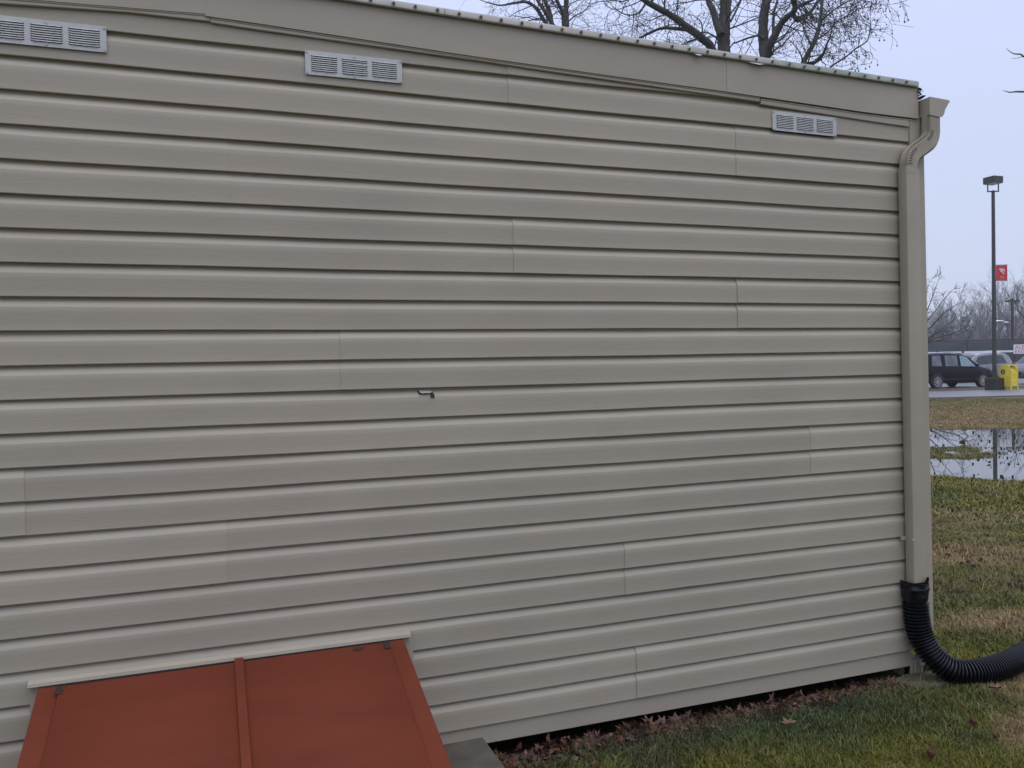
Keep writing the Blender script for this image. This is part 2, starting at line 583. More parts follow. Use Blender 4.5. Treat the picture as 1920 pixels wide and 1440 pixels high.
def panel_bm(length, seed, sag=0.0012):
    """two laps, origin at the left end of the upper line, x along the wall, -y out of the wall"""
    pr = lap_profile() + [(z - LAP, o) for z, o in lap_profile()[1:]]
    rnd = random.Random(seed)
    n = max(2, int(length / .25))
    mb = MB()
    ph = rnd.uniform(0, 6)
    vs = []
    for i in range(n + 1):
        x = length * i / n
        wv = sag * math.sin(ph + x * 3.1) + sag * .6 * math.sin(ph * 2 + x * 7.3)
        for j, (z, o) in enumerate(pr):
            vs.append((x, -(o + wv * .7), z + wv * .8 * (1 if j else 0)))
    m_ = len(pr)
    fs = [(i * m_ + j, i * m_ + j + 1, (i + 1) * m_ + j + 1, (i + 1) * m_ + j) for i in range(n) for j in range(m_ - 1)]
    mb.add(vs, fs)
    for x, a in ((0, 0), (length, n)):            # cut ends have thickness
        base = [vs[a * m_ + j] for j in range(m_)]
        back = [(p[0], p[1] + .0022, p[2]) for p in base]
        mb.add(base + back, [(j, j + 1, m_ + j + 1, m_ + j) for j in range(m_ - 1)])
    return mb


seams = {-10: [1.175], -8: [2.261], -6: [.097], -4: [1.184], -2: [2.258], 0: [.477], 2: [1.545], 4: [-.582, 2.654],
         6: [.053], 8: [1.666], 10: [-1.2], 12: [1.714]}
for k, ss in seams.items():
    ends = [LEFT] + ss + [3.283]
    lev = 0 if ss[0] <= .2 else -1
    for i in range(len(ends) - 1):
        a, b2 = ends[i], ends[i + 1]
        nxt = 0
        if i + 2 < len(ends):                 # the lap at this joint: which piece lies on top
            nxt = -1 if b2 <= .2 else 0
            if nxt > lev:
                b2 += .024                    # tucked under the next piece
        prev_over = i > 0 and plev > lev
        if prev_over:
            a -= .024
        o = panel_bm(b2 - a, k * 7 + i).build('siding_panel', M['vinyl'], shed, smooth=24)
        o.location = (a, (0 if lev == 0 else .0019) - .0018, Zk(k) + random.uniform(-.0006, .0006))
        plev = lev
        lev = nxt
for k in range(-10, 14, 2):        # the side that faces away to the right
    o = panel_bm(4.9, k).build('siding_panel', M['vinyl'], shed, smooth=24)
    o.rotation_euler = (0, 0, R(90))
    o.location = (3.34 + LEAN * (2.8 - Zk(k)) * .9, .09, Zk(k))

MB().box(LEFT, 3.33, .004, 5.0, .20, 2.86).build('wall_core', M['core'], shed)
MB().prism([(LEFT, -.0075, .062), (3.262, -.0075, .047), (3.262, -.0075, .139), (LEFT, -.0075, .139)], (0, .006, 0)).build('starter_strip', M['vinyl'], shed)
for y0 in (.16, 2.2, 4.5):
    MB().box(LEFT, 3.30, y0, y0 + .14, -.03, .20).build('skid_beam', M['wood'], shed)
# corner post, leaning a little
zt, zb = 2.775, .045
xl = lambda z, x: x + LEAN * (2.777 - z)


def leanbox(x0, x1, y0, y1, z0, z1):
    mb = MB().box(x0, x1, y0, y1, z0, z1)
    mb.v = [(xl(v[2], v[0]), v[1], v[2]) for v in mb.v]
    return mb


cp = leanbox(3.268, 3.356, -.025, -.022, zb, zt)
cp.add(*(lambda b_: (b_.v, b_.f))(leanbox(3.268, 3.271, -.0218, .0, zb, zt)))
cp.add(*(lambda b_: (b_.v, b_.f))(leanbox(3.353, 3.356, -.0218, .09, zb, zt)))
cp.build('corner_post', M['trim'], shed)
sp = MB()
for i in range(4):
    sp.box(3.255 + i * .022, 3.270 + i * .022, -.012, .03, -.02, .07)
sp.box(3.255, 3.336, -.006, .10, -.02, .068)
sp.build('corner_support', M['trimlight'], shed)

# fascia boards, moulding under it, roof edge
ftop = lambda x: 2.985 - .0185 * abs(x - .2) if x < 3.4 else 0
fb = [(LEFT, 2.744), (-.511, 2.829), (.036, 2.851)]
MB().prism([(x, -.0335, z) for x, z in fb] + [(.036, -.0335, ftop(.036) - .01), (LEFT, -.0335, ftop(LEFT) - .01)], (0, .012, 0)).build('fascia_board', M['trim'], shed)
fb = [(.030, 2.8435), (.202, 2.839), (1.054, 2.810), (1.62, 2.796), (2.206, 2.7835)]
MB().prism([(x, -.0350, z) for x, z in fb] + [(2.206, -.0350, ftop(2.206) - .01), (1.1, -.0350, ftop(1.1) - .01), (.030, -.0350, ftop(.03) - .01)], (0, .012, 0)).build('fascia_board', M['trim'], shed)
fb = [(2.2065, 2.783), (2.982, 2.760), (3.314, 2.757)]
MB().prism([(x, -.0362, z) for x, z in fb] + [(3.316, -.0362, ftop(3.316) - .01), (2.2065, -.0362, ftop(2.2065) - .01)], (0, .012, 0)).build('fascia_board', M['trim'], shed)
MB().prism([(3.3165, -.034, 2.757), (3.3165, 4.9, 2.757), (3.3165, 4.9, 2.90), (3.3165, -.034, 2.908)], (-.012, 0, 0)).build('fascia_board', M['trim'], shed)


def moulding(bot, top):
    mb = MB()
    n = len(bot)
    # face, lip at the top edge and small return at the bottom
    for (x0, z0), (x1, z1), (_, t0), (_, t1) in zip(bot[:-1], bot[1:], top[:-1], top[1:]):
        pr0 = [(-.006, z0 - .001), (-.0265, z0), (-.029, z0 + .003), (-.029, t0 - .006), (-.0315, t0 - .003), (-.0315, t0), (-.005, t0 + .002)]
        pr1 = [(-.006, z1 - .001), (-.0265, z1), (-.029, z1 + .003), (-.029, t1 - .006), (-.0315, t1 - .003), (-.0315, t1), (-.005, t1 + .002)]
        vs = [(x0, y, z) for y, z in pr0] + [(x1, y, z) for y, z in pr1]
        m_ = len(pr0)
        mb.add(vs, [(j, j + 1, m_ + j + 1, m_ + j) for j in range(m_ - 1)])
        mb.add(vs[:m_], [tuple(range(m_))])
        mb.add(vs[m_:], [tuple(range(m_))[::-1]])
    return mb


fz = lambda x: np.interp(x, [LEFT, -.511, .036], [2.744, 2.829, 2.851])
fz2 = lambda x: np.interp(x, [.03, .202, 1.054, 2.206, 2.982, 3.314], [2.8435, 2.839, 2.810, 2.7835, 2.760, 2.757])
bl = [(LEFT, 2.722), (-.608, 2.806), (-.222, 2.826), (.045, 2.828)]
moulding(bl, [(x, fz(x) - .001) for x, z in bl]).build('soffit_moulding', M['trim'], shed, smooth=30)
bl = [(.047, 2.824), (.202, 2.818), (1.06, 2.797), (1.337, 2.787), (2.386, 2.757)]
moulding(bl, [(x, fz2(x) - .002) for x, z in bl]).build('soffit_moulding', M['trim'], shed, smooth=30)
bl = [(2.392, 2.746), (3.0, 2.722), (3.262, 2.714)]
moulding(bl, [(x, fz2(x) - .007) for x, z in bl]).build('soffit_moulding', M['trim'], shed, smooth=30)

rt = lambda x: 2.991 - .0188 * abs(x - .2)


def edge_piece(a, b2, m):
    mb = MB()
    xs = [a] + [x for x in (.2,) if a < x < b2] + list(np.arange(max(a, .2) + .31, b2, .31)) + [b2]
    for x0, x1 in zip(xs[:-1], xs[1:]):
        pr = lambda x: [(x, -.037, rt(x) - .027), (x, -.049, rt(x) - .028), (x, -.052, rt(x) - .024), (x, -.052, rt(x) - .004), (x, -.050, rt(x)), (x, .02, rt(x) + .003)]
        p0, p1 = pr(x0), pr(x1)
        mb.add(p0 + p1, [(j, j + 1, 7 + j - 0, 6 + j) for j in range(5)])
        mb.add(p0, [tuple(range(6))])
        mb.add(p1, [tuple(range(6))[::-1]])
    return mb.build('roof_edge', m, shed, smooth=30)


re_ = [edge_piece(LEFT, .905, M['roofedge']), edge_piece(.9075, 2.45, M['roofedge']), edge_piece(2.4515, 3.302, M['roofedge2'])]
smb = MB()
smb.tube([(0, 0, 0), (0, -.003, 0)], .0078, 10)
smb.cur = 1
smb.tube([(0, -.003, 0), (0, -.0075, 0)], .0050, 6)
screw_me = smb.mesh('screw', [M['ruststain'], M['rust']])
x = .705 - 20 * .0868
while x < 3.28:
    par = re_[0] if x < .906 else re_[1] if x < 2.451 else re_[2]
    o = link('screw', screw_me, par)
    o.location = (x + random.uniform(-.004, .004), -.0518, rt(x) - .0145 + random.uniform(-.001, .001))
    o.rotation_euler = (0, random.uniform(0, 3), 0)
    x += .0868
rf = MB()
rf.prism([(LEFT - .05, -.036, 2.991 - .0188 * 2.8 - .004), (.2, -.036, 2.987), (3.31, -.036, rt(3.31) - .004), (3.31, -.036, rt(3.31) - .012), (.2, -.036, 2.979), (LEFT - .05, -.036, 2.991 - .0188 * 2.8 - .012)], (0, 5.1, 0))
rf.build('roof', M['roof'], shed)
for (x, w_) in ((2.05, .05), (2.355, .11)):          # bent slivers of bright metal under the edge
    mb = MB()
    z0 = rt(x) - .027
    mb.add([(x - w_ / 2, -.045, z0), (x + w_ / 2, -.046, z0 - .001), (x + w_ * .45, -.052, z0 - .004), (x + w_ * .1, -.055, z0 - .010), (x - w_ * .2, -.053, z0 - .007)], [(0, 1, 2, 3, 4)])
    mb.build('bent_flashing', M['white'], shed)
# leaf and moss clump poking out at the end of the roof edge
mb = MB()
rr = random.Random(4)
for i in range(60):
    c = Vector((3.308 + abs(rr.gauss(0, .012)), -.03 + rr.gauss(0, .012), rt(3.3) - .028 - rr.random() * .055))
    d1 = Vector((rr.gauss(0, 1), rr.gauss(0, 1), rr.gauss(0, 1))).normalized() * .011
    d2 = Vector((rr.gauss(0, 1), rr.gauss(0, 1), rr.gauss(0, 1))).normalized() * .006
    mb.add([c - d1, c + d2, c + d1, c - d2], [(0, 1, 2, 3)])
mb.add([(3.310, -.03, rt(3.3) - .075), (3.335, -.045, rt(3.3) - .062), (3.352, -.05, rt(3.3) - .064), (3.335, -.04, rt(3.3) - .078), (3.312, -.03, rt(3.3) - .090)], [(0, 1, 2, 3, 4)])
tag(mb.build('moss_clump', M['moss']), 'ragged dark clump of moss and leaves at the roof corner above the gutter', 'moss')

# vents
LW, LH = .100, .0070
lm = MB()
n = 10
vs = []
for i in range(n + 1):
    t_ = i / n
    x_ = LW * t_
    e_ = min(1, min(t_, 1 - t_) / .10)
    e_ = math.sqrt(max(0, 1 - (1 - e_) ** 2))
    lift = .0042 * e_
    drop = .0036 * e_
    vs += [(x_, 0, .0024), (x_, -lift * .75, .0018 - drop * .35), (x_, -lift, .0018 - drop), (x_, -lift * .80, .0016 - drop)]
lm.add(vs, [(i * 4 + j, i * 4 + j + 1, (i + 1) * 4 + j + 1, (i + 1) * 4 + j) for i in range(n) for j in range(3)])
lm.cur = 1
lm.add([(.003, -.0004, -.0032), (LW - .003, -.0004, -.0032), (LW - .003, -.0004, .0012), (.003, -.0004, .0012)], [(0, 1, 2, 3)])
louver_me = lm.mesh('louver', [M['galv'], M['slot']], smooth=40)
vs_ = MB()
vs_.tube([(0, 0, 0), (0, -.0022, 0)], .0042, 8)
vs_.cur = 1
vs_.box(-.003, .003, -.0026, -.0022, -.0005, .0005)
vscrew_me = vs_.mesh('screw', [M['galv'], M['slot']])
for (vx, vz, tilt) in ((-.655, 2.681, .002), (.3735, 2.677, .004), (2.4575, 2.6365, -.006)):
    mb = MB()
    W_, H_ = .3645, .089
    mb.box(0, W_, -.0022, 0, 0, H_)
    v_ = mb.build('vent', M['galv'], shed, bevel=.0006)
    v_.location = (vx, -.0228, vz)
    v_.rotation_euler = (R(-1.0), -tilt, 0)
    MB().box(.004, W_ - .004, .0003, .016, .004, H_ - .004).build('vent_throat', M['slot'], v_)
    for gi in range(3):
        for li in range(8):
            o = link('louver', louver_me, v_)
            o.location = (.0195 + gi * .1135, -.0024, .0178 + li * .0077)
            if vx > 0 and vx < 1 and gi == 1 and li in (5, 6):
                o.rotation_euler = (0, .03 * (1 if li == 5 else -.5), 0)
    for sx, sz in ((.006, .006), (.006, H_ - .006), (W_ - .006, .006), (W_ - .006, H_ - .006), (W_ / 2, .008), (W_ / 2, H_ - .010)):
        o = link('screw', vscrew_me, v_)
        o.location = (sx, -.0023, sz)
        o.rotation_euler = (0, random.uniform(0, 3), 0)

# torn place in the siding; a dark patch paints the shade of the hole
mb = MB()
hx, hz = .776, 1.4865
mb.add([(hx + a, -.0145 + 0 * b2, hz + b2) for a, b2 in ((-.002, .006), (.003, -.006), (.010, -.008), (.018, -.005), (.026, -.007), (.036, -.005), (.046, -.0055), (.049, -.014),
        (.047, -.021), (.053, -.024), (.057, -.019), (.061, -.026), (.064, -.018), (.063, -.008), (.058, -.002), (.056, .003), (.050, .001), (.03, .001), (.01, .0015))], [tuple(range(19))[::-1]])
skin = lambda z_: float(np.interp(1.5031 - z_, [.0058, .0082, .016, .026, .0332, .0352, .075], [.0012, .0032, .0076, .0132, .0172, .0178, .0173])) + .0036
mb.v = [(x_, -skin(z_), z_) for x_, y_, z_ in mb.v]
mb.build('torn_shade_patch', M['slot'], shed)
mb = MB()
mb.add([(hx + .001, -.0175, hz + .010), (hx + .052, -.0175, hz + .006), (hx + .053, -.023, hz - .001), (hx + .040, -.024, hz - .0045), (hx + .028, -.023, hz - .003), (hx + .016, -.024, hz - .0045), (hx + .006, -.022, hz - .002)], [(0, 6, 5, 4, 3, 2, 1)])
mb.v = [(x_, y_ if y_ < -.018 else -skin(z_) - .001, z_) for x_, y_, z_ in mb.v]
mb.build('torn_flap', M['trimlight'], shed)

# trim around the cellar doors
tr = MB()
tr.prism([(-.587, -.020, .557), (-.587, -.044, .551), (-.587, -.046, .540), (-.587, -.040, .537), (-.587, -.017, .540)], (1.305, 0, 0))
tr.build('door_trim', M['trimlight'], shed)
MB().box(-.586, -.559, -.021, -.015, .05, .538).build('door_trim', M['trimlight'], shed)
MB().box(.690, .730, -.021, -.015, .05, .552).build('door_trim', M['trimlight'], shed)

# gutter along the right eave (its end looks at us) and the downspout
gp = [(3.330, 2.848), (3.330, 2.763), (3.392, 2.757), (3.408, 2.760), (3.420, 2.772), (3.427, 2.796), (3.440, 2.812), (3.447, 2.826), (3.455, 2.829), (3.455, 2.840), (3.448, 2.842)]
g2 = MB()
ys = (-.088, 4.9)
m_ = len(gp)
vs = [(x_, ys[0], z_) for x_, z_ in gp] + [(x_, ys[1], z_) for x_, z_ in gp]
g2.add(vs, [(j, j + 1, m_ + j + 1, m_ + j) for j in range(m_ - 1)])
vs2 = [(x_ - (.002 if i_ > 2 else -.002), ys[0] + .002, z_ + (.002 if i_ in (1, 2, 3) else 0)) for i_, (x_, z_) in enumerate(gp)] + [(x_ - (.002 if i_ > 2 else -.002), ys[1], z_ + (.002 if i_ in (1, 2, 3) else 0)) for i_, (x_, z_) in enumerate(gp)]
g2.add(vs2, [(j, m_ + j, m_ + j + 1, j + 1) for j in range(m_ - 1)])
g2.add(vs[:m_], [tuple(range(m_))])
gut = g2.build('gutter', M['gutter'], shed)
MB().prism([(x_ + (.0015 if i_ > 2 else -.0015), -.0905, z_ + (-.0015 if i_ in (1, 2, 3) else .001)) for i_, (x_, z_) in enumerate(gp)], (0, .0045, 0)).build('end_cap', M['gutter'], gut)

# downspout: rectangular tube swept along the elbows; crimps on the inside of each bend
path = []


def arc(c, r, a0, a1, n):
    return [(c[0] + r * math.cos(a0 + (a1 - a0) * i / n), c[1] + r * math.sin(a0 + (a1 - a0) * i / n)) for i in range(n + 1)]


# in the x-z plane; start at the outlet
A = R(58)
r1 = .078
xc0 = 3.367
p0 = [(xc0, 2.768), (xc0, 2.735), (xc0, 2.705)]
a1 = arc((xc0 - r1, 2.692), r1, 0, -A, 40)
end = a1[-1]
dv = (-math.sin(A), -math.cos(A))
drop = .060 + .0215
q0 = (end[0] + dv[0] * drop, end[1] + dv[1] * drop)
c2 = (q0[0] - r1 * math.cos(A) * -1 * -1, q0[1] - r1 * math.sin(A))
# second bend turns back to vertical: centre lies on the outer side
c2 = (q0[0] + r1 * math.cos(A) * 1, q0[1] - r1 * math.sin(A))
c2 = (q0[0] + r1 * math.cos(A), q0[1] - r1 * math.sin(A))
a2 = [(c2[0] - r1 * math.cos(A - A * i / 40), c2[1] + r1 * math.sin(A - A * i / 40)) for i in range(41)]
pxz = p0 + a1 + [((end[0] * (1 - t_) + q0[0] * t_), (end[1] * (1 - t_) + q0[1] * t_)) for t_ in (.2, .4, .6, .8)] + a2
xe, ze = a2[-1]
pxz += [(xe, ze - .02), (xe, ze - .045)]
kin = [0] * 3 + [1] * len(a1) + [0] * 4 + [2] * len(a2) + [0] * 2
print('downspout end', xe, ze)
HW, HD = .0410, .0265


def rect_section(hw, hd, rib=0.0):
    """rounded rectangle with flutes on the two wide faces; (across, depth) pairs"""
    o = []
    ch = .009
    nfl = 13
    for side in (-1, 1):
        seq = np.linspace(-1, 1, nfl * 2 + 1)
        row = []
        for i_, s_ in enumerate(seq):
            fl = rib * (1 if i_ % 4 in (1,) else 0)
            row.append((s_ * (hw - ch), side * (hd - fl)))
        if side == 1:
            row = row[::-1]
        o += row
        ex = hw if side == -1 else -hw
        for t_ in (-1, -.5, 0, .5, 1):
            o.append((ex, side * -t_ * -1 * (hd - ch) * (1)))
    return o


def sweep(pxz, yc, sect, kin=None, lean=None):
    mb = MB()
    rows = []
    for i, (x_, z_) in enumerate(pxz):
        a = pxz[max(0, i - 1)]
        b2 = pxz[min(len(pxz) - 1, i + 1)]
        d = Vector((b2[0] - a[0], 0, b2[1] - a[1])).normalized()
        nrm = Vector((-d.z, 0, d.x))          # across, in the x-z plane (points +x when going down)
        y_ = yc(i) if callable(yc) else yc
        row = []
        for (c_, e_) in sect:
            sc = 1.0
            off_ = 0
            if kin and kin[i]:
                inner = (c_ < -.018) if kin[i] == 1 else (c_ < -.012)
                # crimp ridges
                if e_ < 0:
                    off_ = (.0026 if kin[i] == 1 else .0042) * (1 if i % 5 < 2 else -.6) * math.exp(-((c_ + .017) / .011) ** 2)
            row.append(Vector((x_, y_, z_)) + nrm * c_ + Vector((0, e_ - off_, 0)))
        rows.append(row)
    n_ = len(sect)
    vs = [p for r_ in rows for p in r_]
    fs = [(i * n_ + j, i * n_ + (j + 1) % n_, (i + 1) * n_ + (j + 1) % n_, (i + 1) * n_ + j) for i in range(len(rows) - 1) for j in range(n_)]
    mb.add(vs, fs)
    return mb


sect_fl = rect_section(HW, HD, .0022)
sect_fl = [(c_, e_) for c_, e_ in sect_fl]
yfun = lambda i: -.058
ds = empty('downspout', (0, 0, 0), '', '')
for k_ in ('label', 'category'):
    del ds[k_]
bpy.data.objects.remove(ds)
el_o = sweep(pxz, -.060, rect_section(HW - .001, HD, .0032), kin).build('downspout', M['gutter'], shed, smooth=50)
# straight length down to the hose
x_top = xe
st = [(x_top + .002, ze - .015), (x_top + .0012, ze - .02), (x_top + .010, 1.6), (x_top + .027, .452)]
sec = []
HW2, HD2 = HW + .001, HD + .001
for a_, b_ in ((-1, -1), (1, -1), (1, 1), (-1, 1)):
    cc, ee = a_ * HW2, b_ * HD2
    r_ = .007
    if (a_, b_) in ((-1, -1), (1, 1)):
        sec += [(cc, ee - b_ * r_), (cc - a_ * r_ * .3, ee - b_ * r_ * .3), (cc - a_ * r_, ee)]
    else:
        sec += [(cc - a_ * r_, ee), (cc - a_ * r_ * .3, ee - b_ * r_ * .3), (cc, ee - b_ * r_)]
sweep(st, -.058, sec).build('downspout', M['gutter'], shed, smooth=40)
o = MB().tube([(x_top - .026, -.088, .70), (x_top - .026, -.092, .70)], .005, 8).build('screw', M['galv'], shed)
st_ = MB().prism([(x_top - .045, -.040, .705), (x_top - .045, -.040, .690), (x_top - .020, -.040, .690), (x_top - .020, -.040, .705)], (0, .012, 0))
st_.build('pipe_strap', M['gutter'], shed)

# ------------------------------------------------------------------ red cellar doors
SLP = R(17.1)
bk = empty('cellar_door', (.066, -.048, .535), 'red sloped metal cellar doors against the bottom of the shed wall', 'cellar door')
LB = 1.85
bk.rotation_euler = (SLP, 0, 0)      # local -y runs down the slope, local z is its normal
ca, sa = math.cos(SLP), math.sin(SLP)


def slabp(name, x0, x1, s0, s1, h0, h1, m, bevel=.002, wave=0):
    mb = MB()
    if wave:
        n_ = 60
        vs, fs = [], []
        for i in range(n_ + 1):
            s_ = s0 + (s1 - s0) * i / n_
            hh = h1 + wave * math.sin(s_ * 2 * math.pi / .135) + wave * .4 * math.sin(s_ * 11 + x0 * 9)
            vs += [(x0, -s_, h0), (x0, -s_, hh - .004), (x0 + .004, -s_, hh), (x0 + (x1 - x0) * .5, -s_, hh + .002), (x1 - .004, -s_, hh), (x1, -s_, hh - .004), (x1, -s_, h0)]
        for i in range(n_):
            fs += [(i * 7 + j, i * 7 + j + 1, i * 7 + 8 + j, i * 7 + 7 + j) for j in range(6)]
        fs += [tuple(range(7)), tuple(range(n_ * 7, n_ * 7 + 7))[::-1]]
        mb.add(vs, fs)
        return mb.build(name, m, bk, smooth=50)
    mb.box(x0, x1, -s1, -s0, h0, h1)
    return mb.build(name, m, bk, bevel=bevel)


XL, XR = -.621, .622       # local outer edges
slabp('side_frame', XL, XL + .082, 0, LB, -.03, .0, M['redframe'])
slabp('side_frame', XR - .082, XR, 0, LB, -.03, .0, M['redframe'])
slabp('header', XL + .083, XR - .083, .0, .045, -.03, -.002, M['redframe'])
slabp('door_panel', XL + .066, .006, .036, LB, .0015, .013, M['red'], wave=.0011)
slabp('door_panel', .008, XR - .064, .022, LB, .0015, .012, M['red'], wave=.0011)
slabp('center_strip', .0015, .0325, .004, LB, .0145, .0195, M['redframe'], .002)
for sx in (-1, 1):
    hg = MB().box(-.011, .011, -.040, .0, 0, .0018).build('hinge_shade_patch', M['hinge'], bk)  # thin dark slab laid on top paints the shade of the hinge gap
    hg.location = (sx * .548, -.024, .0146 if sx > 0 else .0015)
    if sx < 0:
        hg.location = (-.552, -.026, .0142)
    cheek = MB()
    xo = XL + .002 if sx < 0 else XR - .008
    # cheek wall: triangle from slope to the ground (in local axes)
    ztop_ = -.031
    pts = []
    for s_ in (0, LB * .92):
        pts.append(Vector((xo, -s_, ztop_)))
    yb, zz = pts[1].y, pts[1].z
    # world down is local (0,-sa,-ca)
    down = Vector((0, -sa, -ca))
    hgt = lambda p: .535 + p.y * sa + p.z * ca
    pts += [pts[1] + down * max(.01, hgt(pts[1]) + .03), pts[0] + down * (hgt(pts[0]) + .03)]
    cheek.prism(pts, (.006, 0, 0)).build('side_cheek', M['redframe'], bk)
# wet leaf lying on the doors near the top
mb = MB()
pts = [(-.020, 0), (-.009, -.006), (-.006, -.016), (0, -.010), (.010, -.013), (.012, -.004), (.022, -.001), (.008, .006), (.006, .014), (-.002, .008), (-.012, .012), (-.010, .004)]
lx, ls = .495, .030
for i_, (a_, b_) in enumerate(pts):
    pass
mb.add([(0, 0, .004)] + [(a_ * 1.25, b_, .0015 + .003 * (i_ % 2)) for i_, (a_, b_) in enumerate(pts)], [(0, i_ + 1, (i_ + 1) % 12 + 1) for i_ in range(12)])
lf = mb.build('wet_leaf', M['leafdark'])
lf.location = (.066 + .440, -.048 - .045 * ca, .535 - .045 * sa + .0145)
lf.rotation_euler = (SLP, 0, .2)
tag(lf, 'small dark rotted leaf lying near the top of the red cellar door', 'leaf')

# ------------------------------------------------------------------ concrete pieces by the wall
mb = MB().box(.770, 1.012, -.42, -.002, -.05, .079)
cb = mb.build('concrete_block', M['conc'], bevel=.006, smooth=40)
bm = bmesh.new()
bm.from_mesh(cb.data)
for v in bm.verts:
    v.co += Vector((mnoise.noise(v.co * 9), mnoise.noise(v.co * 9 + Vector((5, 0, 0))), mnoise.noise(v.co * 9 + Vector((0, 7, 0))))) * .006
bm.to_mesh(cb.data)
bm.free()
tag(cb, 'weathered concrete block between the red cellar door and the leaf litter', 'block')
mb = MB().prism([(3.10, -.05, -.03), (3.12, -.17, -.03), (3.24, -.20, -.03), (3.40, -.16, -.03), (3.42, -.04, -.03), (3.2, -.02, -.03)], (0, 0, .048))
tag(mb.build('paving_stone', M['conc'], bevel=.008, smooth=40), 'flat grey stone half sunk in the grass under the black drain hose', 'stone')

# ------------------------------------------------------------------ drain hose
ctrl = [(3.233, -.060, .480), (3.238, -.062, .40), (3.243, -.066, .30), (3.258, -.082, .205), (3.292, -.130, .115), (3.350, -.180, .066), (3.43, -.208, .056),
        (3.55, -.215, .057), (3.69, -.198, .060), (3.86, -.150, .062), (4.08, -.07, .062), (4.45, .07, .06), (4.95, .32, .058), (5.6, .75, .057), (6.4, 1.45, .056), (7.0, 2.2, .055)]


def catmull(P, n):
    P = [Vector(p) for p in P]
    P = [P[0] * 2 - P[1]] + P + [P[-1] * 2 - P[-2]]
    o = []
    for i in range(1, len(P) - 2):
        for k in range(n):
            t_ = k / n
            a, b2, c, d = P[i - 1], P[i], P[i + 1], P[i + 2]
            o.append(.5 * ((2 * b2) + (c - a) * t_ + (2 * a - 5 * b2 + 4 * c - d) * t_ ** 2 + (3 * b2 - a - 3 * c + d) * t_ ** 3))
    o.append(P[-2])
    return o


cl = catmull(ctrl, 40)
# resample evenly
ds_ = [0]
for a, b2 in zip(cl[:-1], cl[1:]):
    ds_.append(ds_[-1] + (b2 - a).length)
Lh = ds_[-1]
pitch = .0165
nsmp = int(Lh / pitch * 8)
pts, rad = [], []
arr = np.array([list(p) for p in cl])
for i in range(nsmp + 1):
    s_ = Lh * i / nsmp
    pts.append(Vector([np.interp(s_, ds_, arr[:, k]) for k in range(3)]))
    ph = (s_ / pitch) % 1.0
    rad.append((.0540 + .0070 * max(-1, min(1, 1.7 * math.cos(2 * math.pi * ph)))) if s_ > .085 else .054)
hose = empty('drain_hose', (3.35, -.14, 0), 'black corrugated drain hose curving from the downspout onto the grass', 'hose')
o = MB().tube(pts, rad, 28).build('hose_body', M['black'], hose, smooth=60)
o.location = (-3.35, .14, 0)
# square-to-round adapter collar with a torn rim
mb = MB()
rows = []
ns_ = 40
for zi, (z_, sq, gr) in enumerate(((.492, .9, 0.002), (.486, .9, .0), (.462, .75, .002), (.456, .75, .006), (.450, .7, .006), (.446, .6, .002), (.425, .2, .002), (.402, 0, .001), (.396, 0, -.003))):
    row = []
    for k in range(ns_):
        a = 2 * math.pi * k / ns_
        ca_, sa_ = math.cos(a), math.sin(a)
        m2 = max(abs(ca_) / .0535, abs(sa_) / .0445)
        rs = min(1 / m2, .062)
        rr_ = sq * rs + (1 - sq) * .058 + gr
        zz = z_
        if zi == 0:
            zz += (.016 if -1.15 < a - 2 * math.pi < -.15 else 0)
        row.append((3.236 + ca_ * rr_, -.061 + sa_ * rr_, zz))
    rows.append(row)
vs = [p for r_ in rows for p in r_]
mb.add(vs, [(i * ns_ + k, (i + 1) * ns_ + k, (i + 1) * ns_ + (k + 1) % ns_, i * ns_ + (k + 1) % ns_) for i in range(len(rows) - 1) for k in range(ns_)])
o = mb.build('hose_collar', M['black'], hose, smooth=50)
o.location = (-3.35, .14, 0)


# ------------------------------------------------------------------ trees
class Tree:
    def __init__(s, seed):
        s.r = random.Random(seed)
        s.tw = MB()
        s.ends = []

    def rv(s):
        return Vector((s.r.gauss(0, 1), s.r.gauss(0, 1), s.r.gauss(0, 1)))

    def twig(s, p, d, L, r, lvl, wob=.22, up=.05, kids=(3, 5), sides=4, spread=.8, rmin=.003):
        n_ = max(3, int(L / max(.18, L / 7)))
        pts, rad = [p.copy()], [r]
        d = d.normalized()
        for i in range(n_):
            d = (d + s.rv() * wob + Vector((0, 0, up))).normalized()
            p = p + d * L / n_
            pts.append(p.copy())
            rad.append(max(rmin, r * (1 - .75 * (i + 1) / n_)))
        s.tw.tube(pts, rad, sides if r > .012 else 3, cap=False)
        if lvl <= 0:
            s.ends.append((pts[-1], d))
            return
        k = s.r.randint(*kids)
        for j in range(k):
            i = s.r.randint(max(1, n_ // 4), n_)
            dd = (pts[i] - pts[i - 1]).normalized()
            side = s.rv()
            side = (side - dd * side.dot(dd)).normalized()
            s.twig(pts[i], dd + side * s.r.uniform(.5, 1.2) * spread, L * s.r.uniform(.42, .70), max(rmin, rad[i] * .62), lvl - 1, wob, up, kids, sides, spread, rmin)


def limb_poly(pxs, d, ddrift=0, jit=0, seed=1):
    r_ = random.Random(seed)
    o = []
    for i, (x_, y_) in enumerate(pxs):
        o.append(at(x_, y_, d + ddrift * i / max(1, len(pxs) - 1) + r_.uniform(-jit, jit)))
    return catmull(o, 5)


def taper(n_, a, b2):
    return [a + (b2 - a) * i / (n_ - 1) for i in range(n_)]


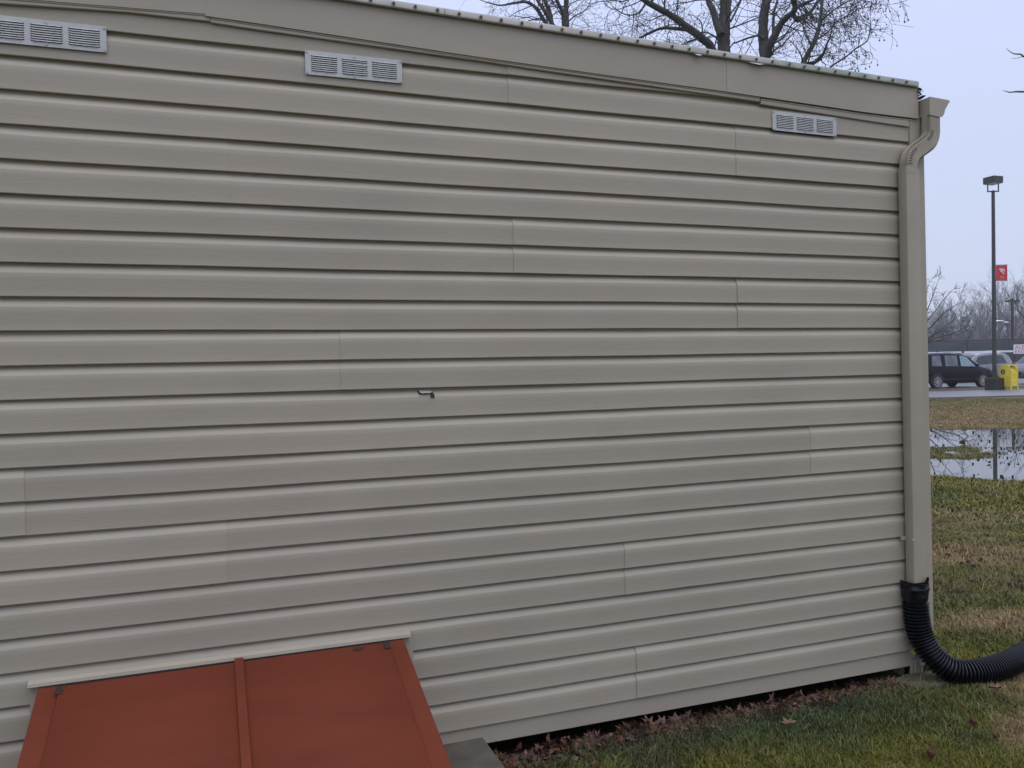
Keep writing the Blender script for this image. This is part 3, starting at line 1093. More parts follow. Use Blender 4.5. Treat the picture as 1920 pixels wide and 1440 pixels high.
def sycamore(name, label, base_px, D, trunk, limbs, seed, twn=(9, 14), tl=(.9, 2.0), ballp=.6, twl=2, group='bare sycamores behind the shed', zmin=5.0, up=None, rmin=.0046, endtwigs=True):
    """trunk: pixel polyline + radii; limbs: (pixels, r0, r1, depth drift)"""
    g = at(*base_px, D)
    root = empty(name, (g.x, g.y, 0), label, 'tree', group)
    T = Tree(seed)
    first = True
    allp = []
    for (pxs, r0, r1, dr) in trunk + limbs:
        pl = limb_poly(pxs, D, dr, .0, seed)
        if first:
            pl = [Vector((g.x, g.y, -.1))] + pl
            pl = catmull([pl[0], (pl[0] + pl[1]) / 2 + Vector((.05, 0, 0))] + pl[1::3] + [pl[-1]], 5)
        tp = taper(len(pl), r0, r1)
        rr2 = random.Random(seed + len(allp))
        tp = [t_ * (1 + .08 * rr2.uniform(-1, 1)) for t_ in tp]
        mb = MB()
        mb.tube([p - root.location for p in pl], tp, 10 if r0 > .12 else 7)
        mb.build('trunk' if first else 'branch', M['bark'], root, smooth=60)
        first = False
        allp.append((pl, tp))
    for pl, tp in allp:
        hi = [i for i in range(2, len(pl)) if pl[i].z > zmin]
        if not hi:
            continue
        cnt = T.r.randint(*twn)
        for _ in range(cnt):
            i = T.r.choice(hi)
            dd = (pl[i] - pl[i - 1]).normalized()
            side = T.rv()
            side = (side - dd * side.dot(dd)).normalized()
            T.twig(pl[i], side * (1 if up is None else .6) + dd * .5 + Vector((0, 0, T.r.uniform(-.3, .25) if up is None else up)), T.r.uniform(*tl), max(.010, min(.028, tp[i] * .35)), twl, .24, T.r.uniform(-.09, .05), (2, 4), 4, .8, rmin)
        if endtwigs or pl[-1].z > 10.2:
            T.twig(pl[-1], (pl[-1] - pl[-2]), T.r.uniform(*tl) * 1.2, tp[-1] * .85, 3 if up is None else 2, .2, .02, (2, 4), 5, .8, rmin)
    o = T.tw.build('twigs', M['twig'], root)
    o.data.transform(Matrix.Translation(-root.location))
    o['kind'] = 'stuff'
    bl_ = MB()
    for (p, d) in T.ends:
        if T.r.random() < ballp:
            c = p + Vector((T.r.uniform(-.03, .03), T.r.uniform(-.03, .03), -T.r.uniform(.05, .12)))
            bl_.tube([p - root.location, c - root.location], .0042, 3, cap=False)
            bl_.ball(c - root.location, T.r.uniform(.016, .024), 6, 4)
    if bl_.v:
        o = bl_.build('seed_balls', M['twig'], root)
        o['kind'] = 'stuff'
    return root


sycamore('sycamore_tree', 'bare sycamore with thick straight trunk and mossy limb bending left above the roof', (1362, 735), 25.0,
         [([(1362, 300), (1360, 170), (1357, 95), (1358, 40), (1361, 0), (1362, -90), (1366, -200)], .24, .13, .5)],
         [([(1360, 160), (1335, 92), (1316, 72), (1297, 57), (1260, 30), (1228, 12), (1205, -2), (1150, -50), (1120, -110)], .135, .05, -1.6),
          ([(1297, 57), (1270, 54), (1242, 53), (1220, 61), (1200, 72), (1178, 92)], .062, .03, .6),
          ([(1352, 66), (1344, 45), (1337, 20), (1328, 0), (1318, -60), (1322, -130)], .12, .06, .8),
          ([(1350, 76), (1336, 66), (1320, 60), (1304, 66)], .030, .012, -.7),
          ([(1370, 40), (1384, 12), (1396, -20), (1400, -70)], .035, .02, .9),
          ([(1212, 4), (1200, 22), (1188, 28), (1170, 26), (1150, 14)], .035, .012, -.8),
          ([(1188, 22), (1187, 45), (1184, 70)], .016, .008, .2)], 21, (9, 13), ballp=.45)
sycamore('sycamore_tree', 'bare sycamore with forked dark trunk to the right of the straight one', (1436, 735), 23.5,
         [([(1438, 300), (1435, 150), (1434, 105), (1431, 70), (1432, 30), (1437, 0), (1440, -80), (1432, -170)], .185, .10, .6)],
         [([(1436, 112), (1444, 84), (1456, 62), (1464, 46), (1474, 34), (1486, 24), (1491, 14), (1486, -6), (1480, -60)], .115, .06, -.9),
          ([(1486, 24), (1494, 38), (1502, 36), (1516, 26), (1526, 14), (1536, -4), (1560, -50)], .062, .04, .5),
          ([(1450, 64), (1450, 40), (1452, 20), (1458, 0), (1468, -40)], .045, .028, .5),
          ([(1434, 72), (1422, 67), (1404, 71), (1388, 77), (1374, 82)], .036, .022, .8),
          ([(1491, 17), (1505, 8), (1530, -4), (1560, -30)], .05, .03, -.4)], 34, (7, 11), ballp=.45)
sycamore('sycamore_tree', 'slender bare sycamore with upswept drooping branches near the right end of the roof', (1500, 735), 22.0,
         [([(1500, 300), (1494, 170), (1506, 118), (1524, 86), (1534, 58), (1539, 30), (1542, 0), (1550, -60)], .085, .035, .8)],
         [([(1500, 126), (1514, 120), (1528, 117), (1538, 109), (1545, 98), (1550, 84)], .055, .030, -.5),
          ([(1508, 150), (1540, 140), (1562, 122), (1584, 108), (1606, 90), (1620, 82), (1628, 72), (1632, 45)], .030, .010, -.8),
          ([(1528, 76), (1550, 62), (1570, 40), (1592, 28), (1622, 10)], .026, .010, .8),
          ([(1538, 40), (1560, 22), (1580, 8), (1610, -8)], .026, .012, -.6),
          ([(1526, 84), (1512, 70), (1506, 50), (1512, 30)], .022, .010, .7)], 58, (7, 10), (.6, 1.25), .5)
sycamore('sycamore_tree', 'farther bare tree with thin clustered stems showing above the left part of the roof', (1052, 735), 36.0,
         [([(1056, 300), (1060, 120), (1062, 60), (1061, 25), (1062, 0), (1064, -60)], .17, .09, .5)],
         [([(1058, 60), (1055, 26), (1047, 8), (1040, -8), (1028, -50)], .09, .05, -.6),
          ([(1050, 110), (1036, 52), (1030, 20), (1022, 0), (1018, -50)], .12, .07, .7),
          ([(1040, 66), (1020, 38), (1006, 16), (988, 4), (962, 6), (938, 10), (912, 4)], .10, .025, -1.0),
          ([(1044, 60), (1022, 22), (1006, -4), (996, -40)], .10, .05, .6),
          ([(1062, 44), (1078, 30), (1094, 22), (1104, 10), (1112, -10)], .035, .015, .8),
          ([(990, 4), (964, -6), (930, -14)], .04, .02, .5)], 77, (9, 12), (1.0, 2.2), .35)


def bare_tree(name, label, loc, H, spread, seed, nl=9, cat='tree', group=None, m='twig', r0=.11, lvl=3, th=None, kids=(3, 5), rmin=.006, parts=True, shallow=.35):
    root = empty(name, loc, label, cat, group)
    T = Tree(seed)
    th = th or H * .3
    mb = MB()
    mb.tube([(0, 0, -.05), (.03, 0, th * .5), (0, .02, th), (.02, 0, th * 1.2)], [r0 * 1.15, r0, r0 * .9, r0 * .6], 8)
    mb.build('trunk', M[m], root, smooth=60)
    for i in range(nl):
        a = 2 * math.pi * (i + T.r.uniform(-.3, .3)) / nl
        tilt = T.r.uniform(shallow, 1.25) if i % 3 else T.r.uniform(.1, .5)
        d = Vector((math.cos(a) * math.sin(tilt), math.sin(a) * math.sin(tilt), math.cos(tilt)))
        L = (H - th) * T.r.uniform(.6, .9) * (1.0 if tilt < .7 else spread)
        T.twig(Vector((0, 0, th * T.r.uniform(.75, 1.1))), d, L, r0 * .5, lvl, .10, .05, kids, 5, .65, rmin)
    o = T.tw.build('branches', M[m], root)
    o['kind'] = 'stuff'
    return root


sycamore('bare_tree', 'leafless tree with fanning upward branches emerging behind the shed corner', (1706, 735), 52.0,
         [([(1706, 690), (1707, 660), (1709, 630), (1712, 600), (1716, 570), (1722, 545)], .15, .05, .5)],
         [([(1708, 666), (1726, 652), (1744, 643), (1764, 637), (1784, 630)], .05, .016, .9),
          ([(1708, 660), (1728, 643), (1750, 629), (1774, 616), (1790, 612)], .05, .016, -.5),
          ([(1708, 664), (1728, 646), (1752, 635), (1780, 627), (1800, 619), (1812, 611)], .055, .018, -1.2),
          ([(1708, 655), (1730, 640), (1756, 624), (1780, 606), (1796, 592)], .055, .018, 1.2),
          ([(1708, 650), (1730, 628), (1752, 606), (1772, 586), (1790, 574)], .055, .018, -.6),
          ([(1709, 640), (1730, 612), (1750, 588), (1768, 564), (1784, 545)], .05, .016, .8),
          ([(1710, 630), (1728, 602), (1741, 576), (1750, 552), (1757, 532)], .045, .016, -.8),
          ([(1711, 616), (1724, 590), (1735, 562), (1740, 538)], .04, .014, .3),
          ([(1708, 655), (1690, 630), (1668, 606), (1650, 580)], .06, .02, .6),
          ([(1708, 645), (1694, 612), (1684, 580), (1676, 548)], .06, .02, -.6),
          ([(1706, 660), (1684, 646), (1652, 634), (1624, 622)], .06, .02, .2)], 15, (7, 10), (.45, .95), 0, 1, None, 2.0, .40, .010)
p = at(1968, 735, 58)
bare_tree('bare_tree', 'leafless tree whose drooping branch tips reach in at the right edge beside the utility pole', (p.x, p.y, 0), 6.6, .75, 9, 10, r0=.13, lvl=2, th=2.6, kids=(4, 5), rmin=.011, shallow=.6)
# a tree outside the frame on the right: two twigs reach into the sky
D_ = 15.0
g = at(2150, 900, D_)
sycamore('bare_tree', 'tree beyond the right edge with two thin bare twigs reaching into the sky', (2150, 900), D_,
         [([(2150, 500), (2146, 340), (2140, 200), (2150, -100), (2160, -350)], .19, .06, .5)],
         [([(2140, 260), (2060, 150), (1990, 122), (1940, 108), (1920, 106), (1914, 102), (1902, 101), (1894, 97), (1887, 91)], .03, .0035, .2),
          ([(1918, 106), (1910, 108), (1902, 110), (1897, 108)], .006, .0025, .02),
          ([(2143, 300), (2050, 215), (1980, 182), (1940, 173), (1918, 172), (1904, 172), (1893, 173), (1886, 171), (1880, 170)], .03, .0035, -.2),
          ([(2145, 100), (2200, 0), (2270, -60), (2330, -160)], .07, .03, .8),
          ([(2148, 40), (2100, -120), (2060, -260)], .07, .03, -.9)], 66, (9, 12), (.8, 1.6), 0, 2, None, 10.2, None, .005, False)
# seedling standing in the near puddle
sl_root = at(1806, 896, 11.2)
mb = MB()
c = Vector((sl_root.x, sl_root.y, -.06))
mb.tube([c, c + Vector((0, 0, .12)), c + Vector((-.004, .003, .22))], [.0045, .004, .003], 5)
mb.tube([c + Vector((-.004, .003, .22)), c + Vector((-.05, .03, .32)), c + Vector((-.06, .04, .38))], [.003, .002, .0015], 4)
mb.tube([c + Vector((-.004, .003, .22)), c + Vector((.03, -.02, .30)), c + Vector((.05, -.04, .39))], [.003, .002, .0015], 4)
mb.tube([c + Vector((0, 0, .12)), c + Vector((.05, -.04, .17)), c + Vector((.09, -.08, .19))], [.0025, .002, .0015], 4)
mb.v = [tuple(Vector(v) - Vector((c.x, c.y, 0))) for v in mb.v]
o = mb.build('bare_seedling', M['twig'])
o.location = (c.x, c.y, 0)
tag(o, 'thin forked bare seedling standing at the edge of the nearer puddle', 'plant')

# far wood
T = Tree(101)
for i in range(150):
    dd_ = T.r.uniform(112, 165)
    px_ = 500 + i * 13 + T.r.uniform(-12, 12)
    b0 = at(px_, 690, dd_)
    b0.z = -.2
    H = T.r.uniform(7.5, 12.5) * dd_ / 140 * (1.12 if px_ > 1840 else .86 if px_ < 1815 else 1.0)
    T.tw.tube([b0, b0 + Vector((0, 0, H * .35)), b0 + Vector((T.r.uniform(-.3, .3), 0, H * .7))], [.22, .16, .07], 4, cap=False)
    vis = 1690 < px_ < 1975
    for k in range(14 if vis else 10):
        z_ = T.r.uniform(.22, .72) * H
        a = T.r.uniform(0, 6.28)
        tl_ = T.r.uniform(.25, 1.0)
        T.twig(b0 + Vector((0, 0, z_)), Vector((math.cos(a) * tl_, math.sin(a) * tl_, 1)), T.r.uniform(.3, .45) * H, .065, 3 if vis else 2, .16, .10, (3, 4), 3, .8, .011 if vis else .022)
for i in range(16000):      # undergrowth
    dd_ = T.r.uniform(105, 150)
    px_ = T.r.uniform(500, 2450) if i % 2 else T.r.uniform(1690, 1975)
    b0 = at(px_, 690, dd_)
    b0.z = 0
    h_ = T.r.uniform(1.5, 5.2) if i % 3 else T.r.uniform(4, 8.2)
    d_ = Vector((T.r.gauss(0, .5), T.r.gauss(0, .5), 1)) * h_
    q = Vector((T.r.uniform(.02, .07), T.r.uniform(-.05, .05), 0))
    s1 = b0 + d_ * .5 + Vector((T.r.gauss(0, .3), 0, 0))
    T.tw.add([b0 - q, b0 + q, s1 + q * .6, s1 - q * .6, b0 + d_], [(0, 1, 2, 3), (3, 2, 4)])
o = T.tw.build('far_wood', M['hazetwig'])
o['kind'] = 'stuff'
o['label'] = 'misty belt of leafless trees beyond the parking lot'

# ------------------------------------------------------------------ cars


def car(name, label, loc, rz, prof, m, glassm, wheel_x, rails=True, group='vehicles in the parking lot', wr=.345, windows=None, shield=None, mirror_x=3.9, tail=True):
    """local x forward, y left, z up; rear bumper at x = 0"""
    root = empty(name, loc, label, 'car', group, rz)
    xs = [p[0] for p in prof]
    g = lambda x_, c_: float(np.interp(x_, xs, [p[c_] for p in prof]))     # 1 zbot 2 zbelt 3 ztop 4 wbelt 5 wtop
    X_ = sorted(set(xs + list(np.arange(xs[0], xs[-1], .16))))
    rows = []
    for x_ in X_:
        zb_, zl, zt_, wb, wt = (g(x_, i) for i in range(1, 6))
        zm = zb_ + (zl - zb_) * .55
        half = [(0, zb_), (wb * .86, zb_), (wb * .985, zb_ + .10), (wb * 1.0, zm), (wb * .995, zl - .10), (wb * .965, zl), (wt + (wb * .965 - wt) * .08, zt_ - (zt_ - zl) * .08), (wt * .86, zt_ + .005), (0, zt_ + .03)]
        # wheel arches cut upward
        row = [(x_, -y_, z_) for y_, z_ in half] + [(x_, y_, z_) for y_, z_ in half[-2:0:-1]]
        rows.append(row)
    n_ = len(rows[0])
    mb = MB()
    mb.add([p for r_ in rows for p in r_], [(i * n_ + j, (i + 1) * n_ + j, (i + 1) * n_ + (j + 1) % n_, i * n_ + (j + 1) % n_) for i in range(len(rows) - 1) for j in range(n_)])
    mb.add(rows[0], [tuple(range(n_))])
    mb.add(rows[-1], [tuple(range(n_))[::-1]])
    body = mb.build('body', m, root, smooth=42)

    def sidepatch(nm, x0, x1, f0, f1, mm, sgn, slant0=0, slant1=0, push=.006, par=None):
        mb = MB()
        k = 8
        vs = []
        for i in range(k + 1):
            for f in (f0, f1):
                xa = x0 + slant0 * (f - f0)
                xb = x1 + slant1 * (f - f0)
                x_ = xa + (xb - xa) * i / k
                zl, zt_, wb, wt = g(x_, 2), g(x_, 3), g(x_, 4) * .965, g(x_, 5)
                y_ = wb + (wt - wb) * f
                vs.append((x_, sgn * (y_ + push), zl + (zt_ - zl) * f))
        mb.add(vs, [(2 * i, 2 * i + 2, 2 * i + 3, 2 * i + 1) for i in range(k)])
        return mb.build(nm, mm, par or root, smooth=40)
    for sgn in (-1, 1):
        for (x0, x1, s0, s1, mm) in windows:
            sidepatch('window', x0, x1, .06, .84, mm, sgn, s0, s1)
        # lower trim strip and door handles
        mb = MB().box(1.45, 3.35, -.012, .012, .0, .05)
        o = mb.build('sill_trim', M['chrome'] if m is M['carblack'] and False else M['rubber'], root)
        o.location = (0, sgn * g(2.4, 4) * .985, .42)
        for hx_ in (windows[0][0] + .18, windows[0][0] - .75):
            o = MB().box(-.09, .09, -.018, .018, -.015, .015).build('door_handle', m, root, bevel=.006)
            o.location = (hx_, sgn * (g(hx_, 4) + .006), g(hx_, 2) - .10)
        o = MB().ball((0, 0, 0), .12, 10, 6, (.65, .9, .75)).build('mirror', m, root, smooth=60)
        o.location = (mirror_x, sgn * (g(mirror_x, 4) + .09), g(mirror_x, 2) + .10)
        if rails:
            pl_ = [(x_, sgn * (g(x_, 5) * .90), g(x_, 3) + .035) for x_ in np.linspace(.45, 2.9, 8)]
            MB().tube(pl_, .022, 6).build('roof_rail', M['chrome'], root, smooth=60)
        o = MB().box(-.03, .06, -.10, .10, -.14, .14).build('tail_light', M['lampred'], root, bevel=.02)
        o.location = (.09, sgn * (g(.1, 4) - .06), g(.1, 2) - .08)
        o = MB().box(-.22, .08, -.10, .10, -.06, .06).build('headlight', M['lampclear'], root, bevel=.025)
        xh = xs[-1] - .18
        o.location = (xh, sgn * (g(xh, 4) - .09), g(xh, 2) - .10)
    # windscreen and rear window
    for (xa, xb, mm, nm) in ((shield[0], shield[1], M['glass'], 'windscreen'), (.055, .22, M['glass'], 'rear_window')):
        mb = MB()
        vs = []
        for i in range(7):
            x_ = xa + (xb - xa) * i / 6
            zt_, wt = g(x_, 3), g(x_, 5)
            for j in range(5):
                y_ = (j / 2 - 1) * wt * .84
                vs.append((x_ + (.006 if nm == 'windscreen' else -.008), y_, zt_ + .03 * (1 - (abs(y_) / wt / .86)) + .008))
        mb.add(vs, [(i * 5 + j, i * 5 + j + 1, i * 5 + 6 + j, i * 5 + 5 + j) for i in range(6) for j in range(4)])
        mb.build(nm, mm, root, smooth=50)
    # grille / bumper
    o = MB().box(-.03, .03, -.5, .5, -.10, .10).build('grille', M['rubber'], root, bevel=.01)
    o.location = (xs[-1] - .01, 0, .58)
    # wheels
    for wx in wheel_x:
        for sgn in (-1, 1):
            wh = MB()
            wh.tube([(0, -.10, 0), (0, .10, 0)], wr, 24)
            wo = wh.build('wheel', M['rubber'], root, bevel=.03, smooth=50)
            wo.location = (wx, sgn * (g(wx, 4) - .105), wr - .01)
            rm = MB()
            rm.tube([(0, 0, 0), (0, sgn * .012, 0)], wr * .17, 12)
            for k in range(10):
                a = 2 * math.pi * k / 10
                d = Vector((math.cos(a), 0, math.sin(a)))
                q = Vector((-math.sin(a), 0, math.cos(a)))
                rm.prism([d * wr * .12 - q * .013, d * wr * .66 - q * .024, d * wr * .66 + q * .024, d * wr * .12 + q * .013], (0, sgn * .010, 0))
            ring = [(math.cos(2 * math.pi * k / 24), math.sin(2 * math.pi * k / 24)) for k in range(24)]
            vs = [(c_ * wr * .66, 0, s_ * wr * .66) for c_, s_ in ring] + [(c_ * wr * .72, sgn * .006, s_ * wr * .72) for c_, s_ in ring]
            rm.add(vs, [(k, (k + 1) % 24, 24 + (k + 1) % 24, 24 + k) for k in range(24)])
            ro = rm.build('rim', M['alloy'], wo)
            ro.location = (0, sgn * .102, 0)
            # dark arch lip
            ar = MB()
            vs = []
            for k in range(13):
                a = math.pi * (-.06 + 1.12 * k / 12)
                vs += [((wr + .015) * math.cos(a), 0, (wr + .015) * math.sin(a)), ((wr + .075) * math.cos(a), 0, (wr + .075) * math.sin(a))]
            ar.add(vs, [(2 * k, 2 * k + 1, 2 * k + 3, 2 * k + 2) for k in range(12)])
            di = [((wr + .02) * math.cos(a), sgn * -.004, (wr + .02) * math.sin(a)) for a in np.linspace(-.25, math.pi + .25, 16)]
            ar.add(di, [tuple(range(16))])
            ao = ar.build('wheel_arch', M['rubber'], root)
            ao.location = (wx, sgn * (g(wx, 4) * 1.0 + .0035), wr)
            wo.location.y = sgn * (g(wx, 4) - .085)
    return root


van = [(0, .42, .95, 1.02, .84, .74), (.06, .30, 1.02, 1.42, .93, .74), (.22, .28, 1.06, 1.66, .97, .76), (.75, .26, 1.07, 1.72, .99, .78), (2.0, .24, 1.05, 1.745, .995, .79),
       (2.9, .24, 1.03, 1.70, .99, .77), (3.35, .24, 1.02, 1.53, .985, .76), (3.95, .24, 1.00, 1.12, .975, .80), (4.2, .25, .97, 1.02, .96, .84), (4.65, .27, .87, .93, .93, .82), (4.95, .30, .72, .80, .84, .74), (5.1, .40, .58, .66, .66, .60)]
G, GT = M['glass'], M['glassteal']
car('minivan', 'black minivan parked side on with silver roof rails, left of the lamp post', (32.55, 28.7, .07), 0, van, M['carblack'], G, (1.02, 4.05),
    windows=[(2.62, 3.62, .05, -.62, GT), (1.60, 2.44, .10, .05, M['glassreflect']), (.74, 1.36, .16, .05, M['glassreflect'])], shield=(3.05, 3.95), mirror_x=3.52)
suv = [(0, .45, .98, 1.05, .82, .70), (.08, .32, 1.05, 1.35, .91, .72), (.30, .30, 1.08, 1.62, .95, .73), (.8, .28, 1.07, 1.70, .96, .74), (1.8, .28, 1.04, 1.74, .965, .75), (2.6, .28, 1.02, 1.68, .96, .74),
       (3.05, .28, 1.01, 1.52, .95, .73), (3.6, .28, 1.0, 1.10, .94, .78), (4.3, .30, .94, 1.00, .90, .80), (4.65, .34, .80, .86, .82, .72), (4.8, .45, .62, .70, .66, .58)]
car('suv', 'silver sport utility car with dark tinted side windows behind the lamp post', (46.25, 34.6, .07), math.pi, suv, M['carsilver'], G, (.95, 3.85),
    windows=[(2.05, 3.30, .02, -.62, G), (.60, 2.035, .30, .02, G)], shield=(2.75, 3.6), mirror_x=3.25)
car('suv', 'grey car nosing in at the right edge behind the yellow box, windscreen towards us', (45.65, 29.5, .07), math.pi, suv, M['cargrey'], G, (.95, 3.85),
    windows=[(2.25, 3.30, .04, -.62, G), (1.30, 2.22, .04, .04, G), (.55, 1.27, .35, .04, G)], shield=(2.75, 3.6), mirror_x=3.25, rails=False)

# ------------------------------------------------------------------ lamp post with banner
LPX, LPY = 34.15, 25.05
lp = empty('lamp_post', (LPX, LPY, 0), 'tall dark parking lot lamp post with box head on a square base', 'lamp post')
MB().box(-.29, .29, -.29, .29, -.05, .60).build('base', M['brown'], lp, bevel=.03)
MB().box(-.36, .14, -.34, -.04, .601, .74).build('base_cover', M['steel'], lp, bevel=.02) if False else MB().box(-.17, .17, -.17, .17, .601, .64).build('base_plate', M['steel'], lp, bevel=.01)
pt = MB()
pt.prism([(-.068, -.068, .62), (.068, -.068, .62), (.068, .068, .62), (-.068, .068, .62)], (0, 0, 8.60))
pt.v = [(x_ * (1 - .25 * max(0, z_ - 1) / 8), y_ * (1 - .25 * max(0, z_ - 1) / 8), z_) for x_, y_, z_ in pt.v]
pt.build('pole', M['steel'], lp)
br = MB()
for sx in (-1, 1):
    br.tube([(sx * .235, 0, 9.18), (sx * .235, 0, 9.65)], .028, 6)
br.tube([(-.26, 0, 9.18), (.26, 0, 9.18)], .028, 6)
bo = br.build('bracket', M['steel'], lp, smooth=40)
bo.rotation_euler = (0, 0, R(-25))
hd = MB()
hd.box(-.29, .29, -.29, .29, 9.53, 9.84)
ho = hd.build('lamp_head', M['steel'], lp, bevel=.02)
MB().box(-.25, .25, -.25, .25, 9.515, 9.529).build('lens', M['lampclear'], ho)
# banner hung from two arms; printed emblem and lettering
bn = empty('banner', (LPX + .06, LPY - .02, 5.10), 'small red banner with pale printed emblem hanging on the lamp post', 'banner')
bn.rotation_euler = (0, 0, R(-24))
for z_ in (-.02, .70):
    MB().tube([(-.05, 0, z_), (.56, 0, z_)], .014, 6).build('arm', M['steel'], bn)
MB().box(.04, .54, -.006, .006, 0, .68).build('fabric', M['redsign'], bn)


def flat(pts, nm, m, par, y=-.0075):
    mb = MB()
    mb.prism([(x_, y, z_) for x_, z_ in pts], (0, .0012, 0))
    return mb.build(nm, m, par)


flat([(.17, .53), (.26, .55), (.37, .53), (.44, .47), (.43, .40), (.40, .37), (.37, .43), (.33, .40), (.42, .30), (.45, .26), (.36, .28), (.30, .35), (.24, .39), (.20, .43), (.22, .46)], 'emblem', M['signpale'], bn)
flat([(.20, .08), (.42, .08), (.42, .14), (.20, .14)], 'lettering', M['signpink'], bn)
flat([(.23, .165), (.39, .165), (.39, .205), (.23, .205)], 'lettering', M['signpink'], bn)
ringp = [(.31 + .21 * math.cos(a), .36 + .26 * math.sin(a)) for a in np.linspace(.5, 4.0, 20)]
ringq = [(.31 + .19 * math.cos(a), .36 + .24 * math.sin(a)) for a in np.linspace(4.0, .5, 20)]
mb = MB()
vs = [(x_, -.0082, z_) for x_, z_ in ringp] + [(x_, -.0082, z_) for x_, z_ in ringq[::-1]]
mb.add(vs, [(i, i + 1, 21 + i, 20 + i) for i in range(19)])
mb.build('emblem', M['signpink'], bn)

# ------------------------------------------------------------------ yellow collection box
yb = empty('collection_box', (34.62, 24.72, 0), 'yellow round topped collection box with a dark round emblem beside the lamp post', 'collection box')
YW, YD, YH = .44, .64, 1.22           # x width, y depth


def archpoly(x_, inset=0):
    pts = [(x_, -YD / 2 + inset, .22 + inset), (x_, YD / 2 - inset, .22 + inset)]
    zc = YH - YD / 2
    for i in range(17):
        a = math.pi * i / 16
        pts.append((x_, (YD / 2 - inset) * math.cos(a), zc + (YD / 2 - inset) * math.sin(a)))
    return pts


MB().prism(archpoly(-YW / 2), (.02, 0, 0)).build('side_panel', M['yellow'], yb)
MB().prism(archpoly(YW / 2 - .02), (.02, 0, 0)).build('side_panel', M['yellow'], yb)
zc = YH - YD / 2
hood = MB()
arcp = [(YD / 2 - .03, .24)] + [((YD / 2 - .03) * math.cos(a), zc + (YD / 2 - .03) * math.sin(a)) for a in np.linspace(0, math.pi * .62, 12)]
vs = [(-YW / 2 + .02, y_, z_) for y_, z_ in arcp] + [(YW / 2 - .02, y_, z_) for y_, z_ in arcp]
k = len(arcp)
hood.add(vs, [(i, i + 1, k + i + 1, k + i) for i in range(k - 1)])
hood.build('hood', M['yellow'], yb, smooth=60)
MB().box(-YW / 2 + .021, YW / 2 - .021, -YD / 2 + .02, -YD / 2 + .04, .24, .92).build('front_panel', M['yellow'], yb)
MB().prism([(-YW / 2 + .021, -YD / 2 + .04, .90), (-YW / 2 + .021, .10, 1.16), (-YW / 2 + .021, .14, 1.14), (-YW / 2 + .021, -YD / 2 + .04, .86)], (YW - .042, 0, 0)).build('chute', M['yellowin'], yb)
MB().box(-YW / 2 + .02, YW / 2 - .02, -YD / 2 + .02, YD / 2 - .03, .225, .24).build('bottom', M['yellow'], yb)
for sx in (-1, 1):
    for sy in (-1, 1):
        x0, y0 = sx * (YW / 2 - .02), sy * (YD / 2 - .04)
        MB().box(x0 - .03, x0 + .03, y0 - .03, y0 + .03, -.03, .221).build('leg', M['yellow'], yb)
disc = MB().tube([(-YW / 2 - .008, .10, .88), (-YW / 2 - .001, .10, .88)], .115, 24).build('emblem', M['navy'], yb)
tri = MB()
rg = [(math.cos(a), math.sin(a)) for a in np.linspace(0, 2 * math.pi, 25)[:-1]]
vs = [(-YW / 2 - .0095, .10 + c_ * .082, .88 + s_ * .082) for c_, s_ in rg] + [(-YW / 2 - .0095, .10 + c_ * .070, .88 + s_ * .070) for c_, s_ in rg]
tri.add(vs, [(i, (i + 1) % 24, 24 + (i + 1) % 24, 24 + i) for i in range(24)])
tri.build('emblem_ring', M['yellowin'], disc)
for (a0, a1, c0, c1) in ((.095, .125, .84, .925), (.062, .096, .84, .858)):
    MB().box(-YW / 2 - .0105, -YW / 2 - .0085, a0, a1, c0, c1).build('emblem_letter', M['signpale'], disc)
for (y0, y1, z_) in ((-.22, -.08, .62), (-.20, -.10, .50), (-.22, -.06, .40)):
    MB().box(-YW / 2 - .002, -YW / 2 - .0006, y0, y1, z_, z_ + .03).build('lettering', M['yellowin'], yb)
for (x0, x1, z_) in ((-.05, .04, .70), (-.04, .05, .36)):
    MB().box(x0, x1, -YD / 2 + .0175, -YD / 2 + .0195, z_, z_ + .05).build('lettering', M['yellowin'], yb)

# ------------------------------------------------------------------ sign, utility pole, fence, far bits


def text_mesh(body, size, m, parent, name='lettering'):
    cu = bpy.data.curves.new('lettering', 'FONT')
    cu.body = body
    cu.size = size
    cu.extrude = .004
    cu.resolution_u = 3
    ob = bpy.data.objects.new('tmp', cu)
    COL.objects.link(ob)
    bpy.context.view_layer.update()
    me = bpy.data.meshes.new_from_object(ob.evaluated_get(bpy.context.evaluated_depsgraph_get()))
    bpy.data.objects.remove(ob)
    me.materials.clear()
    me.materials.append(m)
    return link(name, me, parent)


D_ = 56
g = at(1901, 700, D_)
sg = empty('sign_board', (g.x, g.y, 0), 'white board with two lines of red lettering cut off by the right edge', 'sign')
sg.rotation_euler = (0, 0, R(-30))
zt = at(1905, 646, D_).z
zb_ = at(1905, 663.5, D_).z
MB().box(0, 2.2, -.03, .03, zb_, zt).build('panel', M['white'], sg)
MB().box(.02, .12, .031, .12, 0, zt).build('post', M['pole'], sg)
MB().box(2.0, 2.1, .031, .12, 0, zt).build('post', M['pole'], sg)
hh = (zt - zb_)
o = text_mesh('ALEM', hh * .56, M['signred'], sg)
o.location = (.06, -.036, zb_ + hh * .54)
o.rotation_euler = (R(90), 0, 0)
o = text_mesh('ENTER', hh * .56, M['signred'], sg)
o.location = (.06, -.036, zb_ + hh * .07)
o.rotation_euler = (R(90), 0, 0)

